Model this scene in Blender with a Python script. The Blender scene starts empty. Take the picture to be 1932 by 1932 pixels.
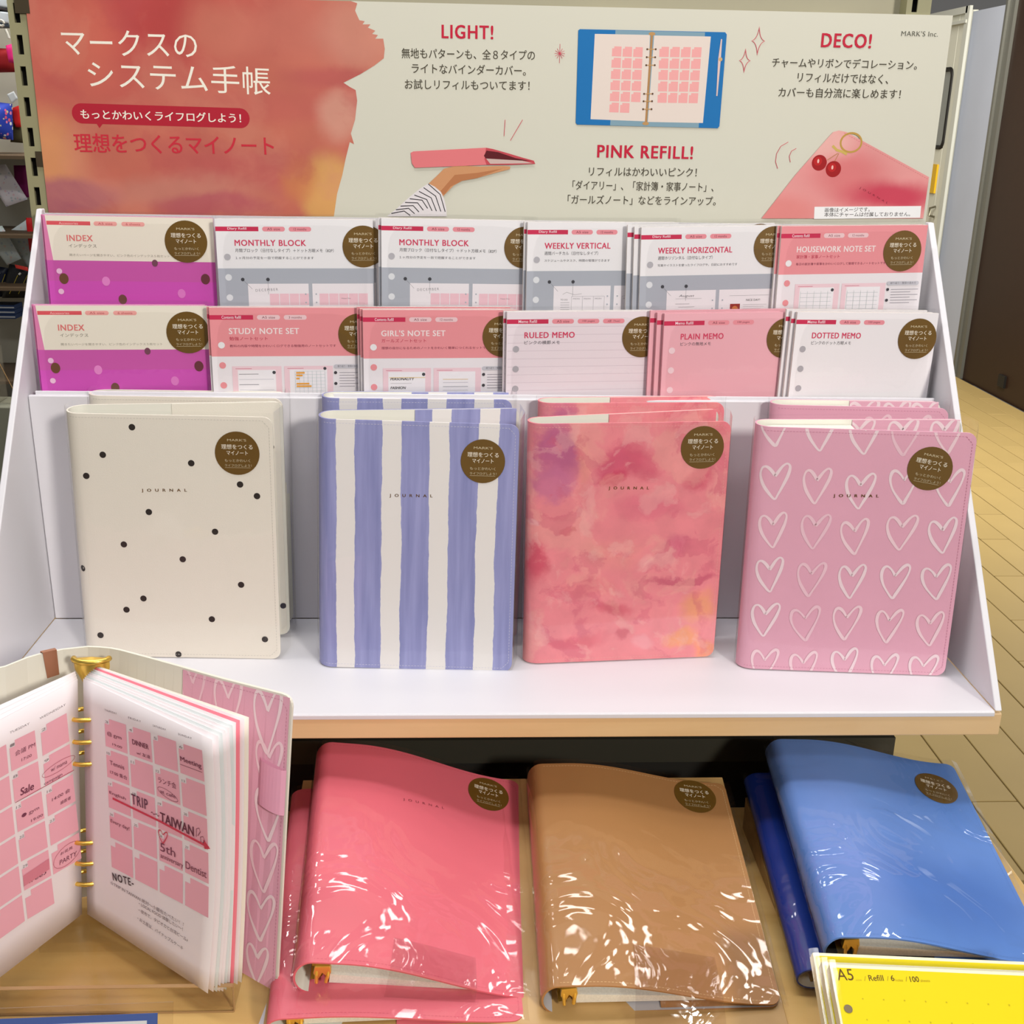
import bpy, bmesh, math, random
from mathutils import Vector, Matrix, Euler
random.seed(7)
S = bpy.context.scene
COL = S.collection
Z0 = 830.0            # the display ledge lies 830 mm above the floor; all lengths below are in mm
def W(x, y, z): return Vector((x, y, z + Z0)) * 0.001

# ---------------------------------------------------------------- camera
cam_d = bpy.data.cameras.new('camera'); cam = bpy.data.objects.new('camera', cam_d); COL.objects.link(cam)
cam_d.sensor_width = 36.0; cam_d.lens = 36.0 * 2152.76 / 1932.0; cam_d.clip_start = 0.02; cam_d.clip_end = 60
def cam_axes(p, yw, ro):
    f = Vector((math.sin(yw) * math.cos(p), math.cos(yw) * math.cos(p), -math.sin(p)))
    r = Vector((math.cos(yw), -math.sin(yw), 0)); u = r.cross(f)
    return math.cos(ro) * r + math.sin(ro) * u, -math.sin(ro) * r + math.cos(ro) * u, f
r_, u_, f_ = cam_axes(0.332649, 0.048444, 0.019394)
m_ = Matrix((r_, u_, -f_)).transposed().to_4x4(); m_.translation = W(-33.618, -861.06, 479.27)
cam.matrix_world = m_; S.camera = cam
# ---------------------------------------------------------------- world, lights, exposure
S.view_settings.view_transform = 'Standard'; S.view_settings.look = 'None'
S.view_settings.gamma = 1.0; S.view_settings.use_curve_mapping = False
S.view_settings.exposure = -0.36
S.cycles.transparent_max_bounces = 40
S.cycles.max_bounces = 8
wd = bpy.data.worlds.new('world'); S.world = wd; wd.use_nodes = True
wd.node_tree.nodes['Background'].inputs[0].default_value = (1.0, 0.97, 0.93, 1)
wd.node_tree.nodes['Background'].inputs[1].default_value = 0.15
def area(name, loc, target, sx, sy, power, col=(1, 0.96, 0.9)):
    d = bpy.data.lights.new(name, 'AREA'); d.shape = 'RECTANGLE'; d.size = sx; d.size_y = sy; d.energy = power; d.color = col
    o = bpy.data.objects.new(name, d); COL.objects.link(o); o.location = W(*loc)
    o.rotation_euler = (W(*target) - W(*loc)).to_track_quat('-Z', 'Y').to_euler()
    return o
area('ceiling_lamp_far_right', (1500, -2900, 1500), (0, 150, 50), 0.36, 0.36, 98, (1.0, 0.95, 0.88))
area('ceiling_tube_overhead', (60, -150, 1760), (60, 0, -100), 1.1, 0.14, 15, (0.98, 0.98, 1.0))
for k, (lx, ly, pw) in enumerate(((-350, 640, 2), (250, 620, 2), (720, 780, 2), (1050, 480, 2.4), (1250, 900, 2.4), (1500, 300, 2), (900, 60, 2), (-250, 260, 1.6))):
    area('film_highlight_lamp', (lx, ly, 1760), (lx * .5, -50, -100), 0.26, 0.12, pw, (1.0, 0.98, 0.94))  # small unseen lamps, added to put crisp highlights on the clear film
area('ceiling_tube_overhead_left', (-800, 100, 1760), (-300, 0, -100), 0.14, 1.0, 9, (1.0, 0.98, 0.94))
area('ceiling_tube_front', (-300, -1500, 1760), (-100, 0, 0), 1.3, 0.2, 10, (0.97, 0.98, 1.0))
area('right_wall_fill', (1500, 3300, 1750), (2740, 4400, 300), 0.5, 2.2, 190, (1.0, 0.95, 0.85))  # unseen fill lamp, aimed to brighten the right wall and its doors
area('ceiling_tube_back', (-700, 1300, 1750), (-800, 1500, -800), 1.2, 0.3, 34, (1.0, 0.97, 0.92))

# ---------------------------------------------------------------- materials
def lin(c): c /= 255.0; return c / 12.92 if c <= 0.04045 else ((c + 0.055) / 1.055) ** 2.4
def rgb(c): return (lin(c[0]), lin(c[1]), lin(c[2]), 1.0)
MATS = {}
def mat(name, c, rough=0.55, metal=0.0, spec=0.4, grain=0.0, gscale=300, bump=0.0, bscale=400, coat=0.0):
    if name in MATS: return MATS[name]
    m = bpy.data.materials.new(name); m.use_nodes = True; n = m.node_tree.nodes; l = m.node_tree.links; b = n['Principled BSDF']
    b.inputs['Base Color'].default_value = rgb(c); b.inputs['Roughness'].default_value = rough; b.inputs['Metallic'].default_value = metal
    b.inputs['Specular IOR Level'].default_value = spec; b.inputs['Coat Weight'].default_value = coat
    if grain or bump:
        tc = n.new('ShaderNodeTexCoord')
    if grain:
        no = n.new('ShaderNodeTexNoise'); no.inputs['Scale'].default_value = gscale; no.inputs['Detail'].default_value = 4
        mr = n.new('ShaderNodeMapRange'); mr.inputs[1].default_value = .25; mr.inputs[2].default_value = .75; mr.inputs[3].default_value = 1 - grain; mr.inputs[4].default_value = 1 + grain * .5
        hv = n.new('ShaderNodeHueSaturation'); hv.inputs['Color'].default_value = rgb(c)
        l.new(tc.outputs['Object'], no.inputs['Vector']); l.new(no.outputs[0], mr.inputs[0]); l.new(mr.outputs[0], hv.inputs['Value']); l.new(hv.outputs[0], b.inputs['Base Color'])
    if bump:
        nb = n.new('ShaderNodeTexNoise'); nb.inputs['Scale'].default_value = bscale; nb.inputs['Detail'].default_value = 3
        bp = n.new('ShaderNodeBump'); bp.inputs['Strength'].default_value = bump; bp.inputs['Distance'].default_value = 0.0006
        l.new(tc.outputs['Object'], nb.inputs['Vector']); l.new(nb.outputs[0], bp.inputs['Height']); l.new(bp.outputs[0], b.inputs['Normal'])
    MATS[name] = m; return m
def pmat(c):
    "flat print ink of one colour"
    return mat('ink_%d_%d_%d' % tuple(c), c, 0.6, spec=.25)
def film(name, wrinkle=0.25, scale=18, rough=0.06, tint=(1, 1, 1), ior=1.42, distort=1.5):
    if name in MATS: return MATS[name]
    m = bpy.data.materials.new(name); m.use_nodes = True; n = m.node_tree.nodes; l = m.node_tree.links
    n.remove(n['Principled BSDF']); out = n['Material Output']
    tr = n.new('ShaderNodeBsdfTransparent'); tr.inputs[0].default_value = (*tint, 1)
    gl = n.new('ShaderNodeBsdfGlossy'); gl.inputs['Roughness'].default_value = rough
    fr = n.new('ShaderNodeLayerWeight'); fr.inputs[0].default_value = .5
    pw_ = n.new('ShaderNodeMath'); pw_.operation = 'POWER'; pw_.inputs[1].default_value = 4.0; l.new(fr.outputs['Facing'], pw_.inputs[0])
    f0 = ((ior - 1) / (ior + 1)) ** 2; ma = n.new('ShaderNodeMath'); ma.operation = 'MULTIPLY_ADD'; ma.inputs[1].default_value = .8; ma.inputs[2].default_value = f0 * 1.6; l.new(pw_.outputs[0], ma.inputs[0])
    mx = n.new('ShaderNodeMixShader'); tc = n.new('ShaderNodeTexCoord')
    if wrinkle:
        no = n.new('ShaderNodeTexNoise'); no.inputs['Scale'].default_value = scale; no.inputs['Detail'].default_value = 2.5; no.inputs['Distortion'].default_value = distort
        bp = n.new('ShaderNodeBump'); bp.inputs['Strength'].default_value = wrinkle; bp.inputs['Distance'].default_value = 0.01
        l.new(tc.outputs['Object'], no.inputs['Vector']); l.new(no.outputs[0], bp.inputs['Height'])
        l.new(bp.outputs[0], gl.inputs['Normal']); l.new(bp.outputs[0], fr.inputs['Normal'])
    l.new(ma.outputs[0], mx.inputs[0]); l.new(tr.outputs[0], mx.inputs[1]); l.new(gl.outputs[0], mx.inputs[2]); l.new(mx.outputs[0], out.inputs[0])
    MATS[name] = m; return m
def watercolour(name, base, blobs, warp=0.02, wscale=14, fine=0.12, rough=0.5, fscale=45, patches=(), val=1.0):
    "painted wash: soft ragged blobs of pigment laid over a base colour, in UV metres"
    m = bpy.data.materials.new(name); m.use_nodes = True; n = m.node_tree.nodes; l = m.node_tree.links; b = n['Principled BSDF']
    b.inputs['Roughness'].default_value = rough; b.inputs['Specular IOR Level'].default_value = .3
    uv = n.new('ShaderNodeUVMap'); uv.uv_map = 'UVMap'
    no = n.new('ShaderNodeTexNoise'); no.inputs['Scale'].default_value = wscale; no.inputs['Detail'].default_value = 6; no.inputs['Roughness'].default_value = .6
    l.new(uv.outputs[0], no.inputs['Vector'])
    sb = n.new('ShaderNodeVectorMath'); sb.operation = 'SUBTRACT'; sb.inputs[1].default_value = (.5, .5, .5); l.new(no.outputs['Color'], sb.inputs[0])
    sc = n.new('ShaderNodeVectorMath'); sc.operation = 'SCALE'; sc.inputs['Scale'].default_value = warp * 2; l.new(sb.outputs[0], sc.inputs[0])
    ad = n.new('ShaderNodeVectorMath'); ad.operation = 'ADD'; l.new(uv.outputs[0], ad.inputs[0]); l.new(sc.outputs[0], ad.inputs[1])
    col = None
    for (cx, cy, rx, ry, c, soft, amt) in blobs:
        d = n.new('ShaderNodeVectorMath'); d.operation = 'SUBTRACT'; d.inputs[1].default_value = (cx * .001, cy * .001, 0); l.new(ad.outputs[0], d.inputs[0])
        mu = n.new('ShaderNodeVectorMath'); mu.operation = 'MULTIPLY'; mu.inputs[1].default_value = (1000 / rx, 1000 / ry, 0); l.new(d.outputs[0], mu.inputs[0])
        ln = n.new('ShaderNodeVectorMath'); ln.operation = 'LENGTH'; l.new(mu.outputs[0], ln.inputs[0])
        mr = n.new('ShaderNodeMapRange'); mr.inputs[1].default_value = 1.0 + soft; mr.inputs[2].default_value = 1.0 - soft; mr.inputs[3].default_value = 0; mr.inputs[4].default_value = amt
        mr.interpolation_type = 'SMOOTHSTEP'; l.new(ln.outputs['Value'], mr.inputs[0])
        mx = n.new('ShaderNodeMix'); mx.data_type = 'RGBA'; l.new(mr.outputs[0], mx.inputs[0])
        if col is None: mx.inputs[6].default_value = rgb(base)
        else: l.new(col, mx.inputs[6])
        mx.inputs[7].default_value = rgb(c); col = mx.outputs[2]
    for k_, (psc, lo_, hi_, c, amt, off) in enumerate(patches):
        mp = n.new('ShaderNodeMapping'); mp.inputs['Location'].default_value = (off, off * .7, k_); l.new(ad.outputs[0], mp.inputs[0])
        pn = n.new('ShaderNodeTexNoise'); pn.inputs['Scale'].default_value = psc; pn.inputs['Detail'].default_value = 5; pn.inputs['Roughness'].default_value = .55; pn.inputs['Distortion'].default_value = .5; l.new(mp.outputs[0], pn.inputs['Vector'])
        mr = n.new('ShaderNodeMapRange'); mr.inputs[1].default_value = lo_; mr.inputs[2].default_value = hi_; mr.inputs[4].default_value = amt; l.new(pn.outputs[0], mr.inputs[0])
        mx = n.new('ShaderNodeMix'); mx.data_type = 'RGBA'; l.new(mr.outputs[0], mx.inputs[0]); l.new(col, mx.inputs[6]); mx.inputs[7].default_value = rgb(c); col = mx.outputs[2]
    n2 = n.new('ShaderNodeTexNoise'); n2.inputs['Scale'].default_value = fscale; n2.inputs['Detail'].default_value = 5; l.new(ad.outputs[0], n2.inputs['Vector'])
    mr = n.new('ShaderNodeMapRange'); mr.inputs[1].default_value = .3; mr.inputs[2].default_value = .7; mr.inputs[3].default_value = val * (1 - fine); mr.inputs[4].default_value = val * (1 + fine); l.new(n2.outputs[0], mr.inputs[0])
    hv = n.new('ShaderNodeHueSaturation'); l.new(col, hv.inputs['Color']); l.new(mr.outputs[0], hv.inputs['Value']); l.new(hv.outputs[0], b.inputs['Base Color'])
    MATS[name] = m; return m
def painted_stripes(name, stops, white, blue, blue2, lo=-60, hi=260):
    "vertical brush stripes across the UV's u, with ragged edges"
    m = bpy.data.materials.new(name); m.use_nodes = True; n = m.node_tree.nodes; l = m.node_tree.links; b = n['Principled BSDF']
    b.inputs['Roughness'].default_value = .5; b.inputs['Specular IOR Level'].default_value = .3
    uv = n.new('ShaderNodeUVMap'); uv.uv_map = 'UVMap'
    a = n.new('ShaderNodeTexNoise'); a.inputs['Scale'].default_value = 14; a.inputs['Detail'].default_value = 6; a.inputs['Roughness'].default_value = .65; l.new(uv.outputs[0], a.inputs['Vector'])
    sx = n.new('ShaderNodeSeparateXYZ'); l.new(uv.outputs[0], sx.inputs[0])
    mm = n.new('ShaderNodeMath'); mm.operation = 'MULTIPLY_ADD'; mm.inputs[1].default_value = 0.007; l.new(a.outputs[0], mm.inputs[0]); l.new(sx.outputs[0], mm.inputs[2])
    mr = n.new('ShaderNodeMapRange'); mr.inputs[1].default_value = (lo + 3.5) * .001; mr.inputs[2].default_value = (hi + 3.5) * .001; l.new(mm.outputs[0], mr.inputs[0])
    cr = n.new('ShaderNodeValToRGB'); cr.color_ramp.interpolation = 'CONSTANT'; l.new(mr.outputs[0], cr.inputs[0])
    els = cr.color_ramp.elements
    els[0].position = 0; els[0].color = (1, 1, 1, 1); els.remove(els[1])
    v = 0
    for s in stops:
        e = els.new((s - lo) / (hi - lo)); e.color = (v, v, v, 1); v = 1 - v
    mp = n.new('ShaderNodeMapping'); mp.inputs['Scale'].default_value = (140, 9, 1); l.new(uv.outputs[0], mp.inputs[0])
    t = n.new('ShaderNodeTexNoise'); t.inputs['Scale'].default_value = 1; t.inputs['Detail'].default_value = 4; l.new(mp.outputs[0], t.inputs['Vector'])
    tr = n.new('ShaderNodeMapRange'); tr.inputs[1].default_value = .3; tr.inputs[2].default_value = .7; l.new(t.outputs[0], tr.inputs[0])
    bm_ = n.new('ShaderNodeMix'); bm_.data_type = 'RGBA'; bm_.inputs[6].default_value = rgb(blue); bm_.inputs[7].default_value = rgb(blue2); l.new(tr.outputs[0], bm_.inputs[0])
    mx = n.new('ShaderNodeMix'); mx.data_type = 'RGBA'; mx.inputs[6].default_value = rgb(white); l.new(cr.outputs[0], mx.inputs[0]); l.new(bm_.outputs[2], mx.inputs[7])
    l.new(mx.outputs[2], b.inputs['Base Color']); MATS[name] = m; return m
def wood(name, c1, c2, rough=.45, sc=(3, 40, 40), coat=.1):
    m = bpy.data.materials.new(name); m.use_nodes = True; n = m.node_tree.nodes; l = m.node_tree.links; b = n['Principled BSDF']
    b.inputs['Roughness'].default_value = rough; b.inputs['Coat Weight'].default_value = coat
    tc = n.new('ShaderNodeTexCoord'); mp = n.new('ShaderNodeMapping'); mp.inputs['Scale'].default_value = sc; l.new(tc.outputs['Object'], mp.inputs[0])
    no = n.new('ShaderNodeTexNoise'); no.inputs['Scale'].default_value = 1.6; no.inputs['Detail'].default_value = 5; no.inputs['Distortion'].default_value = .6; l.new(mp.outputs[0], no.inputs['Vector'])
    cr = n.new('ShaderNodeValToRGB'); cr.color_ramp.elements[0].position = .3; cr.color_ramp.elements[0].color = rgb(c1); cr.color_ramp.elements[1].position = .7; cr.color_ramp.elements[1].color = rgb(c2)
    l.new(no.outputs[0], cr.inputs[0]); l.new(cr.outputs[0], b.inputs['Base Color']); MATS[name] = m; return m

# ---------------------------------------------------------------- object helpers
def thing(name, label, cat, loc=(0, 0, 0), group=None, mw=None, kind=None):
    o = bpy.data.objects.new(name, None); COL.objects.link(o); o.empty_display_size = .05
    if mw is None: o.location = W(*loc)
    else: o.matrix_world = mw
    if label: o['label'] = label
    if cat: o['category'] = cat
    if group: o['group'] = group
    if kind: o['kind'] = kind
    return o
def tag(o, label, cat, group=None, kind=None):
    if label: o['label'] = label
    if cat: o['category'] = cat
    if group: o['group'] = group
    if kind: o['kind'] = kind
    return o
def pose(x, y, z, yaw, lean, roll):
    a, b, g = math.radians(yaw), math.radians(lean), math.radians(roll)
    m = Matrix.Rotation(a, 4, 'Z') @ Matrix.Rotation(b, 4, 'X') @ Matrix.Rotation(g, 4, 'Y'); m.translation = W(x, y, z); return m
def frame(o, xd, yd):
    xd = Vector(xd).normalized(); zd = xd.cross(Vector(yd)).normalized(); yd = zd.cross(xd)
    m = Matrix((xd, yd, zd)).transposed().to_4x4(); m.translation = W(*o); return m
def obj(name, verts, faces, mats, parent=None, mi=None, uvs=None, smooth=False, label=None, bevel=0):
    me = bpy.data.meshes.new(name); me.from_pydata([tuple(v[i] * .001 for i in range(3)) for v in verts], [], faces)
    for m in (mats if isinstance(mats, (list, tuple)) else [mats]): me.materials.append(m)
    if mi: me.polygons.foreach_set('material_index', mi)
    if uvs:
        ul = me.uv_layers.new(name='UVMap'); fl = []
        for p in me.polygons:
            for vi in p.vertices: fl += [uvs[vi][0] * .001, uvs[vi][1] * .001]
        ul.data.foreach_set('uv', fl)
    if smooth: me.polygons.foreach_set('use_smooth', [True] * len(me.polygons))
    me.update(); o = bpy.data.objects.new(name, me); COL.objects.link(o)
    if parent: o.parent = parent
    if label: o['label'] = label
    if bevel:
        b = o.modifiers.new('bevel', 'BEVEL'); b.width = bevel * .001; b.segments = 2; b.limit_method = 'ANGLE'
    return o
class G:
    "collects solids in local mm"
    def __init__(s): s.v = []; s.f = []; s.m = []
    def add(s, v, f, m=0):
        k = len(s.v); s.v += [tuple(p) for p in v]; s.f += [tuple(i + k for i in q) for q in f]; s.m += [m] * len(f); return s
    def box(s, x0, x1, y0, y1, z0, z1, m=0):
        v = [(x, y, z) for z in (z0, z1) for y in (y0, y1) for x in (x0, x1)]
        return s.add(v, [(0, 2, 3, 1), (4, 5, 7, 6), (0, 1, 5, 4), (2, 6, 7, 3), (0, 4, 6, 2), (1, 3, 7, 5)], m)
    def prism(s, pts, d, m=0):
        "pts: 3D outline, d: extrusion vector"
        n = len(pts); d = Vector(d); a = [Vector(p) for p in pts]; b = [p + d for p in a]
        return s.add(a + b, [tuple(range(n))[::-1], tuple(range(n, 2 * n))] + [(i, (i + 1) % n, n + (i + 1) % n, n + i) for i in range(n)], m)
    def tube(s, pts, r, n=8, m=0, closed=False):
        P = [Vector(p) for p in pts]; k = len(P); v = []; up = Vector((.3, .2, 1)).normalized()
        for i, p in enumerate(P):
            a = P[(i - 1) % k] if (i or closed) else p; b = P[(i + 1) % k] if (i < k - 1 or closed) else p
            t = (b - a).normalized(); x = t.cross(up).normalized(); y = t.cross(x)
            rr = r[i] if isinstance(r, (list, tuple)) else r
            v += [p + rr * (math.cos(2 * math.pi * j / n) * x + math.sin(2 * math.pi * j / n) * y) for j in range(n)]
        f = []
        for i in range(k if closed else k - 1):
            for j in range(n): a = i * n; b = ((i + 1) % k) * n; f.append((a + j, a + (j + 1) % n, b + (j + 1) % n, b + j))
        if not closed: f += [tuple(range(n))[::-1], tuple((k - 1) * n + j for j in range(n))]
        return s.add(v, f, m)
    def grid(s, fn, nu, nv, m=0):
        v = [fn(i / nu, j / nv) for j in range(nv + 1) for i in range(nu + 1)]
        return s.add(v, [(j * (nu + 1) + i, j * (nu + 1) + i + 1, (j + 1) * (nu + 1) + i + 1, (j + 1) * (nu + 1) + i) for j in range(nv) for i in range(nu)], m)
    def go(s, name, mats, parent=None, **k): return obj(name, s.v, s.f, mats, parent, mi=s.m, **k)

# ---------------------------------------------------------------- flat print
GL = {}
def glyphs(txt, bold, space):
    k = (txt, bold, space)
    if k not in GL:
        c = bpy.data.curves.new('t', 'FONT'); c.body = txt; c.size = 1; c.resolution_u = 3; c.offset = bold; c.space_character = space
        o = bpy.data.objects.new('t', c); me = o.to_mesh()
        vs = [(v.co.x, v.co.y) for v in me.vertices]; fs = [tuple(p.vertices) for p in me.polygons]
        o.to_mesh_clear(); bpy.data.objects.remove(o); bpy.data.curves.remove(c)
        xs = [v[0] for v in vs]; ys = [v[1] for v in vs]
        GL[k] = (vs, fs, min(xs), max(xs), min(ys), max(ys))
    return GL[k]
class Print:
    "ink shapes on a surface: everything in mm on the sheet, each shape one layer above the last"
    def __init__(s, step=.012, base=.12): s.v = []; s.f = []; s.c = []; s.mats = []; s.n = 0; s.step = step; s.base = base
    def col(s, c):
        m = c if not isinstance(c, tuple) else pmat(c)
        if m not in s.mats: s.mats.append(m)
        return s.mats.index(m)
    def add(s, v, f, c, layer=None):
        if layer is None: s.n += 1; layer = s.n
        k = len(s.v); z = s.base + s.step * layer
        s.v += [(p[0], p[1], z) for p in v]; s.f += [tuple(i + k for i in q) for q in f]; s.c += [s.col(c)] * len(f); return s
    def poly(s, pts, c): return s.add(pts, [tuple(range(len(pts)))], c)
    def rect(s, x0, y0, x1, y1, c): return s.poly([(x0, y0), (x1, y0), (x1, y1), (x0, y1)], c)
    def sheet(s, x0, y0, x1, y1, c, nx=12, ny=1):
        v = [(x0 + (x1 - x0) * i / nx, y0 + (y1 - y0) * j / ny) for j in range(ny + 1) for i in range(nx + 1)]
        return s.add(v, [(j * (nx + 1) + i, j * (nx + 1) + i + 1, (j + 1) * (nx + 1) + i + 1, (j + 1) * (nx + 1) + i) for j in range(ny) for i in range(nx)], c)
    def disc(s, x, y, r, c, ry=None, n=28, rot=0):
        ry = ry or r; a = math.radians(rot)
        p = [(r * math.cos(2 * math.pi * i / n), ry * math.sin(2 * math.pi * i / n)) for i in range(n)]
        return s.poly([(x + u * math.cos(a) - w * math.sin(a), y + u * math.sin(a) + w * math.cos(a)) for u, w in p], c)
    def slices(s, x, y, r, ry, c, rot=0, n=20):
        a = math.radians(rot); v = []
        for i in range(n + 1):
            u = -r * math.cos(math.pi * i / n); w_ = ry * math.sin(math.pi * i / n) + .02
            for t in (-w_, w_): v.append((x + u * math.cos(a) - t * math.sin(a), y + u * math.sin(a) + t * math.cos(a)))
        return s.add(v, [(2 * i, 2 * i + 2, 2 * i + 3, 2 * i + 1) for i in range(n)], c)
    def pill(s, x0, y0, x1, y1, c, r=None, n=6):
        r = r or abs(y1 - y0) / 2; pts = []
        for cx, cy, a0 in ((x1 - r, y1 - r, 0), (x0 + r, y1 - r, 90), (x0 + r, y0 + r, 180), (x1 - r, y0 + r, 270)):
            pts += [(cx + r * math.cos(math.radians(a0 + 90 * i / n)), cy + r * math.sin(math.radians(a0 + 90 * i / n))) for i in range(n + 1)]
        return s.poly(pts, c)
    def stroke(s, pts, w, c, closed=False, layer=None):
        n = len(pts); v = []
        for i, p in enumerate(pts):
            a = pts[(i - 1) % n] if (i or closed) else p; b = pts[(i + 1) % n] if (i < n - 1 or closed) else p
            dx, dy = b[0] - a[0], b[1] - a[1]; L = math.hypot(dx, dy) or 1; ww = (w[i] if isinstance(w, (list, tuple)) else w) / 2
            v += [(p[0] - dy / L * ww, p[1] + dx / L * ww), (p[0] + dy / L * ww, p[1] - dx / L * ww)]
        m = n if closed else n - 1
        return s.add(v, [(2 * i, 2 * i + 1, (2 * i + 3) % (2 * n), (2 * i + 2) % (2 * n)) for i in range(m)], c, layer)
    def text(s, t, a, b, c, h=None, bold=0.0, space=1.0, slant=0, _copy=None):
        "the words t with their foot running from point a to point b"
        vs, fs, x0, x1, y0, y1 = glyphs(t, bold if bold <= .011 else 0, space)
        dx, dy = b[0] - a[0], b[1] - a[1]; L = math.hypot(dx, dy); sc = L / (x1 - x0); sy = sc if h is None else h / (y1 - y0)
        ux, uy = dx / L, dy / L
        if not _copy and bold > .011:
            d = bold * .75 * sy
            for ex, ey in ((-d, -d * .5), (d, -d * .5), (-d, d * .5), (d, d * .5)):
                s.n += 1; lay = s.n; s.text(t, (a[0] + ex, a[1] + ey), (b[0] + ex, b[1] + ey), c, h, 0, space, slant, lay)
            return s
        return s.add([(a[0] + (x - x0) * sc * ux - (y - y0) * sy * uy + slant * (y - y0) * sy, a[1] + (x - x0) * sc * uy + (y - y0) * sy * ux) for x, y in vs], fs, c, _copy)
    def dashes(s, pts, c, L=1.7, gap=1.1, w=.35):
        s.n += 1; lay = s.n
        for a, b in zip(pts[:-1], pts[1:]):
            d = math.hypot(b[0] - a[0], b[1] - a[1]); u = ((b[0] - a[0]) / d, (b[1] - a[1]) / d); t = 0
            while t < d:
                e = min(t + L, d); s.stroke([(a[0] + u[0] * t, a[1] + u[1] * t), (a[0] + u[0] * e, a[1] + u[1] * e)], w, c, layer=lay); t += L + gap
        return s
    def clip(s, x0, y0, x1, y1):
        "cut everything off at the sheet's edges"
        V = []; F = []; C = []
        for f, c in zip(s.f, s.c):
            pts = [s.v[i] for i in f]
            if not all(x0 <= q[0] <= x1 and y0 <= q[1] <= y1 for q in pts):
                for ax, lim, sg in ((0, x0, 1), (0, x1, -1), (1, y0, 1), (1, y1, -1)):
                    out = []
                    for i, q in enumerate(pts):
                        r = pts[i - 1]; a = (r[ax] - lim) * sg; b = (q[ax] - lim) * sg
                        if (a < 0) != (b < 0): t = a / (a - b); out.append(tuple(r[k] + (q[k] - r[k]) * t for k in range(3)))
                        if b >= 0: out.append(q)
                    pts = out
                    if len(pts) < 3: break
            if len(pts) >= 3: k = len(V); V += pts; F.append(tuple(range(k, k + len(pts)))); C.append(c)
        s.v, s.f, s.c = V, F, C; return s
    def build(s, name, parent, fn=None, label=None, flip=None):
        uv = [(p[0], p[1]) for p in s.v]
        v = [fn(*p) for p in s.v] if fn else s.v
        return obj(name, v, s.f, s.mats, parent, mi=s.c, uvs=uv, label=label)
GOLD_LABEL = (112, 82, 28); CREAM = (236, 226, 205)
def sticker(parent, cx, cy, fn=None, rot=0, r=19.6, base=.45, ry=None):
    "round dark gold maker's seal with five lines of cream print"
    p = Print(base=base, step=.03); a = math.radians(rot); ry = ry or r
    def q(x, y): x *= r / 20; y *= ry / 20; return (cx + x * math.cos(a) - y * math.sin(a), cy + x * math.sin(a) + y * math.cos(a))
    p.slices(cx, cy, r, ry, mat('gold_foil_seal', GOLD_LABEL, .38, metal=.15, spec=.5), rot)
    for t, x0, x1, y, h, bo, sp in (("MARK'S", -8.5, 8.5, 11, 2.2, 0, 1), ('理想をつくる', -14, 14, 3.8, 4.4, .012, 1), ('マイノート', -9.5, 9.5, -1.6, 3.9, .014, 1), ('もっとかわいく', -11.5, 11.5, -8, 2.7, 0, 1), ('ライフログしよう！', -11.5, 12.5, -12.4, 2.5, 0, 1)):
        p.text(t, q(x0, y), q(x1, y), CREAM if h > 3 else (205, 190, 155), h=h * ry / 20, bold=bo)
    p.stroke([q(-11.5, -13.2), q(11.5, -13.2)], .25, (205, 190, 155))
    return p.build('seal_sticker', parent, fn, label='round dark gold seal sticker with cream Japanese lettering')

# ================================================================ the room
floor_m = mat('floor_tile_tan', (170, 146, 94), .42, spec=.35, grain=.10, gscale=3)
grout_m = mat('floor_grout', (104, 86, 50), .8)
FZ = -Z0
fl = G().box(-3500, 2900, -2200, 7300, FZ - 60, FZ - 3).go('floor', grout_m); fl['kind'] = 'structure'
tile_me = None; pitch = 99.6; L = 596.0; cnt = 0
for j in range(-1, 23):
    for i in range(-1, 11):
        x = 520 + j * pitch; y0 = 820 + i * L + (j % 2) * L / 2 + ((j * 7) % 5) * 14
        if x > 2740 - pitch or y0 < 300 or y0 > 6900: continue
        if x > 700 + .62 * (y0 + L + 900) or x < .30 * (y0 - 600) - 100: continue
        if tile_me is None:
            o = G().box(0, pitch - 3.2, 0, L - 3.2, 0, 9).go('floor_tile', floor_m, bevel=1.2); tile_me = o.data
        else:
            o = bpy.data.objects.new('floor_tile', tile_me); COL.objects.link(o)
            b = o.modifiers.new('bevel', 'BEVEL'); b.width = .0012; b.segments = 1; b.limit_method = 'ANGLE'
        o.location = Vector((x, y0, FZ - 9 + random.uniform(-.4, .4))) * .001 + Vector((0, 0, Z0 * .001))
        o.parent = fl; cnt += 1
ww = mat('wall_paint_pale_blue', (178, 184, 200), .7, grain=.03, gscale=5)
o = G().box(2740, 2840, -2200, 5190 - 900, FZ, 1900).box(2740, 2840, 5300, 7300, FZ + 340, 1900).box(2740, 2840, 4290, 5300, 1500, 1900).go('wall_right', ww); o['kind'] = 'structure'
o = G().box(2736, 2840, 5300, 7300, FZ, FZ + 340).go('baseboard_right', mat('wainscot_brown', (100, 82, 58), .6)); o['kind'] = 'structure'
o = G().box(-3500, 2840, 7300, 7400, FZ, 1900).go('wall_back', mat('wall_paint_cream', (206, 200, 184), .8)); o['kind'] = 'structure'
o = G().box(-3600, -3500, -2200, 7300, FZ, 1900).go('wall_left', mat('wall_paint_cream', (206, 200, 184), .8)); o['kind'] = 'structure'
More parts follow.
